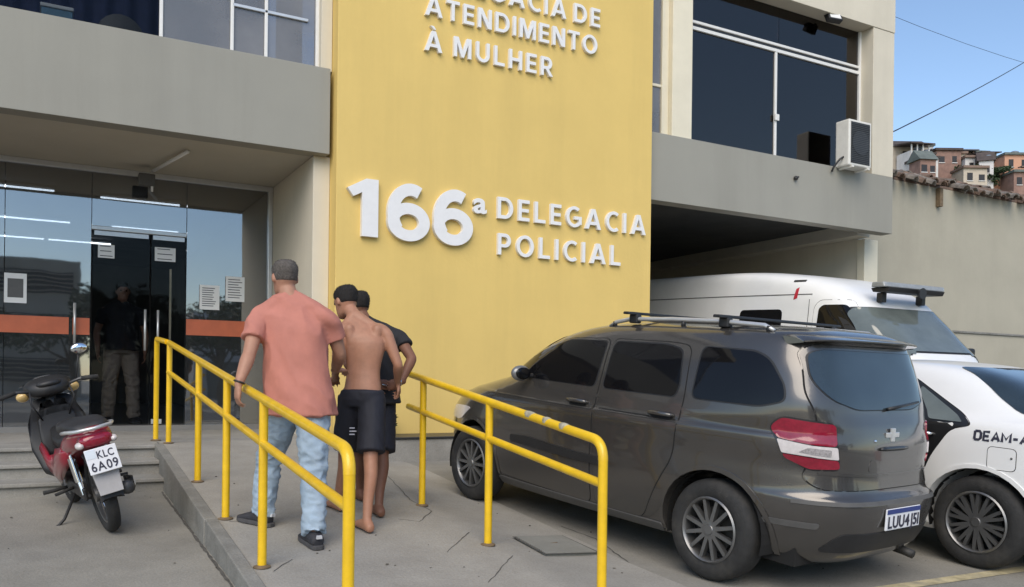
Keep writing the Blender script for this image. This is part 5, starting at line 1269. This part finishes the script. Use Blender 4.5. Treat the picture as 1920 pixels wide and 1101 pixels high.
    if trousers:
        b = MB(); wd = .172 * fat; top = J['pelvis'] + sp_up * trousers[1]
        q = hrt; f_ = Z.cross(q).normalized(); lo_ = (J['Lhip'] + J['Rhip']) / 2 - Z * .05
        b.loft([ring(c, q * a, f_ * b_, 24, 2.4) for c, a, b_ in ((top, .166 * fat + .012, .122 * fat + .014), (J['pelvis'].lerp(top, .3), .176 * fat + .014, .130 * fat + .016), ((J['Lhip'] + J['Rhip']) / 2, .184 * fat + .012, .136 * fat + .014), (lo_, .172 * fat + .01, .12 * fat + .01))])
        for i, s_ in enumerate('LR'):
            H, K = J[s_ + 'hip'], J[s_ + 'k']; A = feet[i] + Z * .06; kk = fat * .6 + .4
            if long: P_, rad = [H + Z * .02, H.lerp(K, .4), K, K.lerp(A, .45), K.lerp(A, .85), A + Z * .02], [.106 * kk, .100 * kk, .086, .082, .076, .078]
            else: P_, rad = [H + Z * .02, H.lerp(K, .35), H.lerp(K, trousers[2] * .8), H.lerp(K, trousers[2])], [.094, .096, .099, .102]
            rows = crom([list(p) + [r_] for p, r_ in zip(P_, rad)], 4); rg = []
            for j, r_ in enumerate(rows):
                c = V(r_[:3]); dd = (V(rows[min(j + 1, len(rows) - 1)][:3]) - V(rows[max(j - 1, 0)][:3])).normalized(); a = (hrt - dd * hrt.dot(dd)).normalized(); rg.append(ring(c, a * r_[3], dd.cross(a) * r_[3] * 1.06, 18))
            b.loft(rg)
        kz = (J['Lk'].z + J['Rk'].z) / 2; az = min(feet[0].z, feet[1].z) + .12
        zf = (lambda p: 1.0 + 1.2 * math.exp(-((p.z - kz) / .12) ** 2) + 1.3 * math.exp(-((p.z - az) / .10) ** 2)) if long else None
        cloth(b, .010, 4, trousers[3], trousers[0], root, org, .009 if long else .005, 9, 5.1, zf, 1.5 if long else .6)
    if shoes:
        for i in (0, 1):
            b = MB(); foot(b, feet[i] + Z * .088, toes[i], ups[i], 0, 1.02, .012); me = voxel(b, .007, 4, 'shoe')
            for v in me.vertices: v.co -= org
            for p in me.polygons: p.use_smooth = True
            sh = link('shoe', me, 'shoe_dark', root); t = V(toes[i]).normalized(); u_ = (V(ups[i]) - t * V(ups[i]).dot(t)).normalized(); sd_ = t.cross(u_); c = feet[i] + Z * .012
            b = MB(); out_ = []
            for f, wd in ((-.090, .02), (-.075, .038), (-.02, .046), (.06, .050), (.12, .057), (.17, .052), (.20, .036), (.212, .012)): out_.append((f, wd))
            pl_ = [c + t * f + sd_ * wd for f, wd in out_] + [c + t * f - sd_ * wd for f, wd in out_[::-1]]
            b.loft([[p + u_ * h_ for p in pl_] for h_ in (-.012, .016)]); b.build('sole', 'shoe_sole', sh, world=org, bevel=.004)
            b = MB(); q = c - t * .086 + u_ * .07; b.loft([[q + sd_ * x + u_ * z - t * k for x, z in ((-.018, -.010), (.018, -.010), (.016, .010), (-.016, .010))] for k in (-.012, .004)]); b.build('heel_tab', 'shoe_mark', sh, world=org)
    return root, org
def rp3(x, y): return V((x, y, rz(x, y) + .006))

# man in the salmon shirt, walking up the ramp
PK = dict(pelvis=(1.466, 5.476, 1.315), chest=(1.44, 5.49, 1.69), neck=(1.405, 5.512, 1.965), head=(1.386, 5.56, 2.085), Ls=(1.225, 5.55, 1.845), Rs=(1.625, 5.40, 1.85), Le=(1.14, 5.43, 1.585), Lw=(1.058, 5.33, 1.40), Re=(1.735, 5.47, 1.605), Rw=(1.765, 5.665, 1.50),
          Lhip=(1.39, 5.535, 1.265), Rhip=(1.545, 5.425, 1.265), Lk=(1.36, 5.79, .90), Rk=(1.535, 5.365, .86))
man1, org1 = person(PK, 'heavy-set man in salmon T-shirt and pale jeans walking up the ramp', 'skin_fair', 'hair_grey', 1.15, [rp3(1.33, 5.85), rp3(1.52, 5.27)], [V((-.55, .8, .1)), V((-.05, 1, .105))], False,
       dict(L=((-.05, .05, -1), (1, .15, 0), .5, -1), R=((.75, .6, .05), (.2, .3, -.9), .5, 1)), (-.12, 1, 0), (-.02, .03, 1), ('shirt_salmon', .115, .62), True, ('denim', .0, 1, 'jeans'), True, True, 1.0, .004, (Z, Z), 1.0)
b = MB(); b.lathe([(.031, -.006), (.036, -.004), (.036, .004), (.031, .006)], 20, axis='Z', closed=True, mtx=Matrix.Translation(V((1.064, 5.335, 1.415)) - org1) @ Matrix.Rotation(R(20), 4, 'Y')); b.build('bracelet', 'black_plastic', man1, True)

# bare-chested young man in dark shorts, held by the arm
BR = dict(pelvis=(1.991, 5.756, 1.35), chest=(2.012, 5.79, 1.70), neck=(1.972, 5.885, 1.885), head=(1.935, 5.985, 1.995), Ls=(1.845, 5.84, 1.785), Rs=(2.145, 5.74, 1.785), Le=(1.815, 5.80, 1.565), Lw=(1.86, 5.98, 1.455), Re=(2.225, 5.68, 1.545), Rw=(2.275, 5.82, 1.425),
          Lhip=(1.925, 5.81, 1.30), Rhip=(2.05, 5.72, 1.30), Lk=(1.935, 5.96, .90), Rk=(2.0, 5.60, .885))
boy, org2 = person(BR, 'slim bare-chested young man in dark shorts led up the ramp barefoot', 'skin_tan', 'hair_dark', .79, [rp3(1.93, 6.09), rp3(1.945, 5.50)], [V((-.15, 1, .1)), V((-.1, 1, .105))], True,
       dict(L=((.25, .9, -.25), (.3, 0, -1), .5, 1), R=((.35, .5, -.8), (-.5, .3, -.3), .6, -1)), (-.35, .93, -.22), (-.08, .22, 1), None, True, ('shorts_navy', .02, .88, 'shorts'), False, False, .97, .005)
b = MB()
for i in range(3): b.box(-.02, .015 + .012 * (i % 2), -.002, .002, -.012 - .022 * i, -.004 - .022 * i, Matrix.Translation(V((1.905, 5.712, 1.11)) - org2) @ Matrix.Rotation(R(-14), 4, 'Z'))
tag(b.build('shorts_print', 'print_white', boy), kind='stuff')

# second led man, dark T-shirt, hands behind the back
DK = dict(pelvis=(2.210, 6.15, 1.34), chest=(2.225, 6.20, 1.68), neck=(2.190, 6.28, 1.875), head=(2.155, 6.36, 2.0), Ls=(2.020, 6.27, 1.78), Rs=(2.395, 6.14, 1.78), Le=(1.990, 6.08, 1.545), Lw=(2.160, 5.97, 1.42), Re=(2.445, 5.96, 1.60), Rw=(2.340, 5.91, 1.425),
          Lhip=(2.135, 6.19, 1.29), Rhip=(2.285, 6.12, 1.29), Lk=(2.155, 6.29, .89), Rk=(2.230, 6.0, .885))
dark, org3 = person(DK, 'man in black T-shirt and dark shorts with hands cuffed behind his back', 'skin_brown', 'hair_dark', .92, [rp3(2.185, 6.35), rp3(2.16, 5.86)], [V((-.1, 1, .1)), V((0, 1, .1))], True,
       dict(L=((1, -.15, -.25), (0, -1, .1), .5, 1), R=((-1, -.1, -.3), (0, -1, .1), .5, -1)), (-.25, 1, -.1), (-.03, .1, 1), ('shirt_black', .08, .5), True, ('shorts_navy', .02, .95, 'shorts'), False, False, .97, .006)
b = MB()
for c in ((2.17, 5.968, 1.42), (2.33, 5.915, 1.425)):
    b.lathe([(.029, -.006), (.033, -.004), (.033, .004), (.029, .006)], 20, axis='Z', closed=True, mtx=Matrix.Translation(V(c)) @ Matrix.Rotation(R(80), 4, 'Y'))
b.tube([(2.20, 5.93, 1.405), (2.25, 5.91, 1.39), (2.30, 5.90, 1.405)], .006, 6)
hc = tag(empty('handcuffs', (2.25, 5.92, 1.39)), 'steel handcuffs on the wrists of the man in black T-shirt', 'handcuffs')
tag(b.build('cuffs', 'cuff_steel', hc, True, world=V((2.25, 5.92, 1.39))), kind='stuff')

# guard standing inside the glass doors, facing out
GZ = .845; gx, gy = .90, 11.75
GD = dict(pelvis=(gx, gy, GZ + .98), chest=(gx, gy + .01, GZ + 1.28), neck=(gx, gy + .01, GZ + 1.52), head=(gx + .01, gy - .03, GZ + 1.655), Ls=(gx + .20, gy, GZ + 1.42), Rs=(gx - .20, gy, GZ + 1.42), Le=(gx + .28, gy + .02, GZ + 1.14), Lw=(gx + .27, gy - .05, GZ + .90), Re=(gx - .28, gy + .02, GZ + 1.14), Rw=(gx - .27, gy - .05, GZ + .90),
          Lhip=(gx + .09, gy, GZ + .93), Rhip=(gx - .09, gy, GZ + .93), Lk=(gx + .13, gy - .02, GZ + .50), Rk=(gx - .13, gy - .02, GZ + .50))
person(GD, 'guard in black shirt and brown trousers standing behind the glass doors', 'skin_tan', 'hair_dark', 1.05, [V((gx + .15, gy, GZ + .004)), V((gx - .15, gy, GZ + .004))], [V((.2, -1, 0)), V((-.2, -1, 0))], False,
       dict(L=((0, -.1, -1), (-1, 0, 0), .4, -1), R=((0, -.1, -1), (1, 0, 0), .4, 1)), (0, -1, 0), (0, 0, 1), ('shirt_black', .06, .6), True, ('khaki', .05, 1, 'trousers'), True, True, 1.0, .006, vox=.009)
# ------------------------------------------------------------------ plants on the plinth
mat('leaf', (.055, .085, .022), .6, var=.45, scale=5)
mat('leaf_dry', (.20, .15, .05), .7, var=.4, scale=6)
mat('leaf_dark', (.025, .05, .015), .6, var=.5, scale=3)
mat('bark', (.07, .055, .04), .9, var=.3, scale=14, bump=.5, bscale=60)
def leaf_quads(mb, c, n, spread, size, rnd):
    for _ in range(n):
        while True:
            p = V((rnd.uniform(-1, 1), rnd.uniform(-1, 1), rnd.uniform(-1, 1)))
            if .05 < p.length < 1: break
        p = V((p.x * spread[0], p.y * spread[1], p.z * spread[2])) + V(c)
        a = V((rnd.gauss(0, 1), rnd.gauss(0, 1), rnd.gauss(0, .6))).normalized(); b_ = a.orthogonal().normalized(); b_ = Matrix.Rotation(rnd.uniform(0, 6.28), 3, a) @ b_
        s_ = size * rnd.uniform(.6, 1.3); k = b_.cross(a) * s_ * .12
        mb.add([p - a * s_, p + b_ * s_ * .42 + k, p + a * s_, p - b_ * s_ * .42 + k], [(0, 1, 2, 3)])
def shrub(x, y, z, h_, r_, seed, label, m='leaf'):
    rnd = random.Random(seed); t = tag(empty('shrub', (x, y, z)), label, 'plant', 'plants on the plinth')
    b = MB()
    for k in range(6):
        a = rnd.uniform(0, 6.28); b.tube([(0, 0, 0), (.3 * r_ * math.cos(a), .3 * r_ * math.sin(a), h_ * .5), (.8 * r_ * math.cos(a), .8 * r_ * math.sin(a), h_ * .9)], [.010, .007, .003], 5)
    b.build('stem', 'bark', t, True)
    b = MB(); leaf_quads(b, (0, 0, h_ * .6), 190, (r_, r_ * .8, h_ * .45), .045, rnd); leaf_quads(b, (r_ * .4, 0, h_ * .8), 60, (r_ * .5, r_ * .5, h_ * .35), .04, rnd)
    tag(b.build('leaves', m, t, fix=False), kind='stuff')
shrub(3.36, 8.95, .82, .26, .13, 1, 'small dark green shrub on the plinth behind the second led man', 'leaf_dark')

# grit and litter on the forecourt
rnd = random.Random(5); b = MB()
for _ in range(190):
    x, y = rnd.uniform(-1.5, 6.5), rnd.uniform(3.2, 8.2); s_ = .002 + .008 * rnd.random() ** 3; z = (rz(x, y) if 1.08 < x < 3.44 else gz(x, y)) + .006
    b.sphere((x, y, z + s_ * .3), (s_ * rnd.uniform(.8, 1.6), s_, s_ * .6), 5, 4)
mat('grit', (.12, .11, .09), .95, var=.5, scale=30)
tag(b.build('grit', 'grit'), 'small stones and grit scattered over the forecourt', kind='stuff')

# ------------------------------------------------------------------ hill with houses
HL = Matrix.Translation((179.3, 117.8, 0)) @ Matrix.Rotation(R(-29), 4, 'Z')
mat('hill_earth', (.12, .105, .07), .95, var=.5, scale=.12, stain=.7, stain_col=(.05, .065, .025), stain_scale=.08)
mat('h_beige', (.48, .42, .34), .9, var=.15, scale=.6, stain=.3, stain_col=(.28, .24, .2), stain_scale=.4)
mat('h_white', (.62, .61, .60), .9, var=.12, scale=.6, stain=.3, stain_col=(.4, .38, .35), stain_scale=.4)
mat('h_brick', (.25, .155, .125), .9, var=.25, scale=.8)
mat('h_orange', (.54, .30, .20), .9, var=.1, scale=.6, stain=.2, stain_col=(.45, .22, .14), stain_scale=.5)
mat('h_red', (.32, .16, .135), .9, var=.12, scale=.6)
mat('h_brown', (.20, .14, .11), .9, var=.25, scale=.6)
mat('h_roofdark', (.07, .055, .05), .9, var=.3, scale=.8)
mat('h_roofblue', (.13, .155, .19), .6, var=.2, scale=.6)
mat('h_slab', (.12, .14, .13), .9, var=.25, scale=.6)
mat('h_hole', (.02, .02, .024), .6)
def hh(x, y):
    r_ = 44.5 * sm(y, -70, 2) - 20 * sm(y, 14, 70) + noise.fractal(V((x * .03, y * .03, 1)), 1, 2, 4) * 2.0 - .05 * x
    return r_ - 6 * sm(abs(x), 60, 160)
b = MB(); NX, NY = 70, 60
b.v = [HL @ V((-170 + 340 * i / NX, -110 + 190 * j / NY, hh(-170 + 340 * i / NX, -110 + 190 * j / NY))) for j in range(NY + 1) for i in range(NX + 1)]
b.f = [(j * (NX + 1) + i, j * (NX + 1) + i + 1, (j + 1) * (NX + 1) + i + 1, (j + 1) * (NX + 1) + i) for j in range(NY) for i in range(NX)]
tag(b.build('hill', 'hill_earth', smooth=True, fix=False), 'brown hillside beyond the neighbouring wall', kind='structure')
def house(x0, x1, z0, z1, y, dep, wallm, roofm, roof, label, wins=2, rows=1, tank=False, turn=0):
    c = HL @ V(((x0 + x1) / 2, y, z0)); t = empty('hillside_house', mtx=Matrix.Translation(c) @ Matrix.Rotation(R(-29 + turn), 4, 'Z')); tag(t, label, 'house', 'houses on the hillside')
    w_ = (x1 - x0) / 2; h_ = z1 - z0
    b = MB(); b.box(-w_, w_, 0, dep, -9, h_); b.build('wall', wallm, t)
    if roof == 'pitched':
        b = MB(); b.prism([(-.5, h_ + .02), (dep * .5, h_ + 2.4), (dep + .5, h_ + .02)], -w_ - .4, w_ + .4, 'YZ'); rf = b.build('roof', roofm, t)
    elif roof == 'sheet':
        b = MB(); b.add([(-w_ - .6, -1.2, h_ + 1.3), (w_ + .6, -1.2, h_ + 1.3), (w_ + .6, dep, h_ + 2.3), (-w_ - .6, dep, h_ + 2.3), (-w_ - .6, -1.2, h_ + 1.55), (w_ + .6, -1.2, h_ + 1.55), (w_ + .6, dep, h_ + 2.5), (-w_ - .6, dep, h_ + 2.5)], [(0, 3, 2, 1), (4, 5, 6, 7), (0, 1, 5, 4), (1, 2, 6, 5), (2, 3, 7, 6), (3, 0, 4, 7)]); rf = b.build('roof', roofm, t)
        for k in range(4): b = MB(); px = -w_ + .2 + (2 * w_ - .4) * k / 3; b.box(px - .12, px + .12, -.3, -.06, h_ - 2.0, h_ + 1.5); b.build('post', wallm, t)
    else:
        b = MB(); b.box(-w_ - .25, w_ + .25, -.5, dep + .2, h_ + .01, h_ + .5); rf = b.build('roof', roofm, t)
    for r_ in range(rows):
        for k in range(wins):
            wx = -w_ + 2 * w_ * (k + .5) / wins + random.uniform(-.2, .2); wz = h_ - 2.6 - 2.8 * r_; ww = random.uniform(.45, .65)
            b = MB(); b.box(wx - ww, wx + ww, -.04, .05, wz, wz + random.uniform(1.2, 1.7)); wn = b.build('window', 'h_hole', t)
            b = MB(); b.box(wx - ww - .1, wx + ww + .1, -.14, -.02, wz - .16, wz - .01); b.build('sill', 'h_white', wn)
    if tank: b = MB(); b.lathe([(0, 0), (.75, 0), (.9, .9), (.5, 1.1), (0, 1.1)], 14, axis='Z', mtx=Matrix.Translation((w_ * .4, dep * .4, h_ + .5))); b.build('water_tank', 'h_roofblue', t, True)
house(-17.5, -7.2, 50.5, 55.0, 1, 8, 'h_beige', 'h_roofdark', 'pitched', 'hillside house with dark pitched roof next to the station corner', 3)
house(-8.0, -3.6, 52.0, 56.6, 6, 6, 'h_white', 'h_slab', 'flat', 'white block on the hill behind the brown house', 1)
house(-4.4, 5.2, 50.0, 53.9, 5, 8, 'h_brown', 'h_roofblue', 'sheet', 'hillside house under a wide blue-grey sheet roof', 3)
house(-7.0, -1.4, 48.5, 53.4, -2, 5, 'h_brick', 'h_roofdark', 'flat', 'reddish brown brick house low on the hill', 2)
house(-1.0, 5.0, 47.5, 51.6, -3, 6, 'h_white', 'h_brown', 'flat', 'low white walled house on the hill with brown roof edge', 2)
house(5.2, 8.6, 48.0, 52.6, 2, 6, 'h_beige', 'h_roofdark', 'sheet', 'narrow beige house on the hill left of the orange house', 1)
house(8.2, 13.6, 46.6, 52.6, -2, 7, 'h_orange', 'h_slab', 'flat', 'orange house with two dark windows on the hill', 2, 2, True)
house(13.8, 22, 45.5, 50.2, -1, 7, 'h_red', 'h_roofdark', 'flat', 'red house on the hill at the right picture edge', 3)
house(-14.0, -9.4, 46.5, 50.0, -8, 5, 'h_white', 'h_roofdark', 'flat', 'small white shed low on the hill beside the station', 2)
house(-4.5, .5, 45.0, 47.8, -9, 5, 'h_beige', 'h_brown', 'flat', 'low beige shed on the hill above the tiled wall', 2)
house(5.6, 10, 44.2, 46.8, -10, 5, 'h_brick', 'h_slab', 'flat', 'low brick shed on the hill below the orange house', 2)
house(-30, -19, 49, 54, 2, 8, 'h_beige', 'h_roofdark', 'flat', 'beige house on the hill hidden behind the station corner', 3)
house(24, 34, 44, 50, 0, 8, 'h_white', 'h_brown', 'pitched', 'white house on the hill out beyond the right edge', 3)

# more small houses crowding the slope
rnd = random.Random(11); hues = ['h_brown', 'h_brick', 'h_beige', 'h_white', 'h_brown', 'h_brick']
words = ['brown plastered', 'bare brick', 'beige plastered', 'whitewashed', 'dark brown', 'reddish brick']
spots = ['left of the brick house', 'behind the white block', 'under the sheet roof house', 'between the sheds', 'beside the narrow beige house', 'below the orange house', 'right of the sheet roof house', 'above the tiled wall on the left', 'above the tiled wall on the right', 'under the dark pitched roof']
for i, x in enumerate((-10.5, -6.2, -1.8, 1.4, 6.8, 11.2, 6.0, -13.0, 15.5, -11.5)):
    yy_ = (-5, 9, -1, -7, 6, -7, 8, -11, -9, -4)[i]; z0 = (48, 52.5, 49, 46, 51, 44.5, 51.5, 45, 43.5, 48.5)[i]; w_ = rnd.uniform(2.6, 4.6); h_ = rnd.uniform(2.8, 4.2)
    house(x - w_ / 2, x + w_ / 2, z0, z0 + h_, yy_, rnd.uniform(3, 5), hues[i % 6], ['h_roofdark', 'h_slab', 'h_brown'][i % 3], ['flat', 'sheet', 'flat', 'pitched'][i % 4], words[i % 6] + ' little hillside house ' + spots[i], 2 if w_ > 3.4 else 1, 1, i % 3 == 0, rnd.uniform(-25, 25))
# ------------------------------------------------------------------ trees
def tree(x, y, z, h_, r_, seed, label, group=None, n=2600, size=.16, m='leaf_dark'):
    rnd = random.Random(seed); t = tag(empty('tree', (x, y, z)), label, 'tree', group)
    b = MB(); th = h_ * .45; b.tube([(0, 0, -.2), (.05, 0, th * .5), (0, .1, th), (.1, .1, h_ * .8)], [r_ * .07, r_ * .055, r_ * .045, r_ * .02], 8)
    cl = []
    for k in range(9):
        a = rnd.uniform(0, 6.28); q = rnd.uniform(.35, .75); e = V((r_ * q * math.cos(a), r_ * q * math.sin(a), th + (h_ - th) * rnd.uniform(.15, .85)))
        b.tube([(0, 0, th * rnd.uniform(.7, 1)), e * .5 + V((0, 0, th * .4)), e], [r_ * .03, r_ * .02, r_ * .008], 6); cl.append(e)
    b.build('trunk', 'bark', t, True)
    b = MB()
    for e in cl: leaf_quads(b, e, n // 9, (r_ * rnd.uniform(.3, .5), r_ * rnd.uniform(.3, .5), (h_ - th) * rnd.uniform(.18, .32)), size, rnd)
    tag(b.build('crown', m, t, fix=False), kind='stuff')
for i, (x, z) in enumerate(((-14.5, 52), (-11, 45), (2.5, 44.5), (4.8, 46.5), (11.5, 44), (-2.0, 46.5), (16, 45))):
    c = HL @ V((x, -6 if i else 10, z - 1.5)); tree(c.x, c.y, c.z, 6.2 if i == 0 else 4.2, 2.6, 20 + i, ['leafy tree rising behind the dark roofed hillside house', 'bush among the sheds on the hill, farthest left', 'bush above the tiled wall on the hill', 'bush beside the low brick shed on the hill', 'bush in front of the orange house on the hill', 'bush below the reddish brick house on the hill', 'bush at the foot of the red hillside house'][i], 'trees on the hill', 700, .35)
for i, (x, y, h_) in enumerate(((1.5, -29, 6.5), (5.2, -31, 7.2), (9.0, -28, 6.2), (13.5, -30, 7.5), (-4.5, -30, 6.0), (-9.5, -28, 7.0), (19, -29, 6.5), (26, -32, 8.0), (34, -29, 6.5))):
    tree(x, y, gz(0, -9), h_, 3.1, 40 + i, ['street tree across the road facing the glass doors', 'taller street tree across the road right of the one facing the doors', 'street tree across the road facing the yellow wall', 'tall street tree across the road facing the grey car', 'street tree across the road facing the motorcycle', 'street tree across the road left of the motorcycle', 'street tree across the road facing the garage', 'tallest street tree across the road beyond the garage', 'last street tree across the road on the right'][i], 'trees across the road', 2200, .2)

# ------------------------------------------------------------------ building across the road, seen only as a reflection
ob = tag(empty('office_building', (-8, -44, gz(0, -9))), 'pale office block with dark window bands across the road', 'building')
b = MB(); b.box(-14, 10.5, -12, 0, 0, 9.6); b.build('wall', 'h_beige', ob)
for k in range(3):
    b = MB(); b.box(-13.4, 10.1, -.04, .05, 1.2 + k * 3.0, 2.8 + k * 3.0); b.build('window_band', 'h_hole', ob)
    for j in range(5): b = MB(); b.box(-13.6, 10.2, .0, .16, 1.35 + k * 3.0 + j * .32, 1.42 + k * 3.0 + j * .32); b.build('louvre', 'h_beige', ob)
ob2 = tag(empty('shop_building', (18, -44, gz(0, -9))), 'low white shop building across the road behind the trees', 'building')
b = MB(); b.box(-8, 22, -10, 0, 0, 6.5); b.build('wall', 'h_white', ob2)
for k in range(6): b = MB(); b.box(-7 + k * 4.8, -4 + k * 4.8, -.04, .05, 3.8, 5.4); b.build('window', 'h_hole', ob2)
for k in range(5): b = MB(); b.box(-7 + k * 5.6, -3.4 + k * 5.6, -.04, .05, .05, 2.8); b.build('shutter', 'h_slab', ob2)
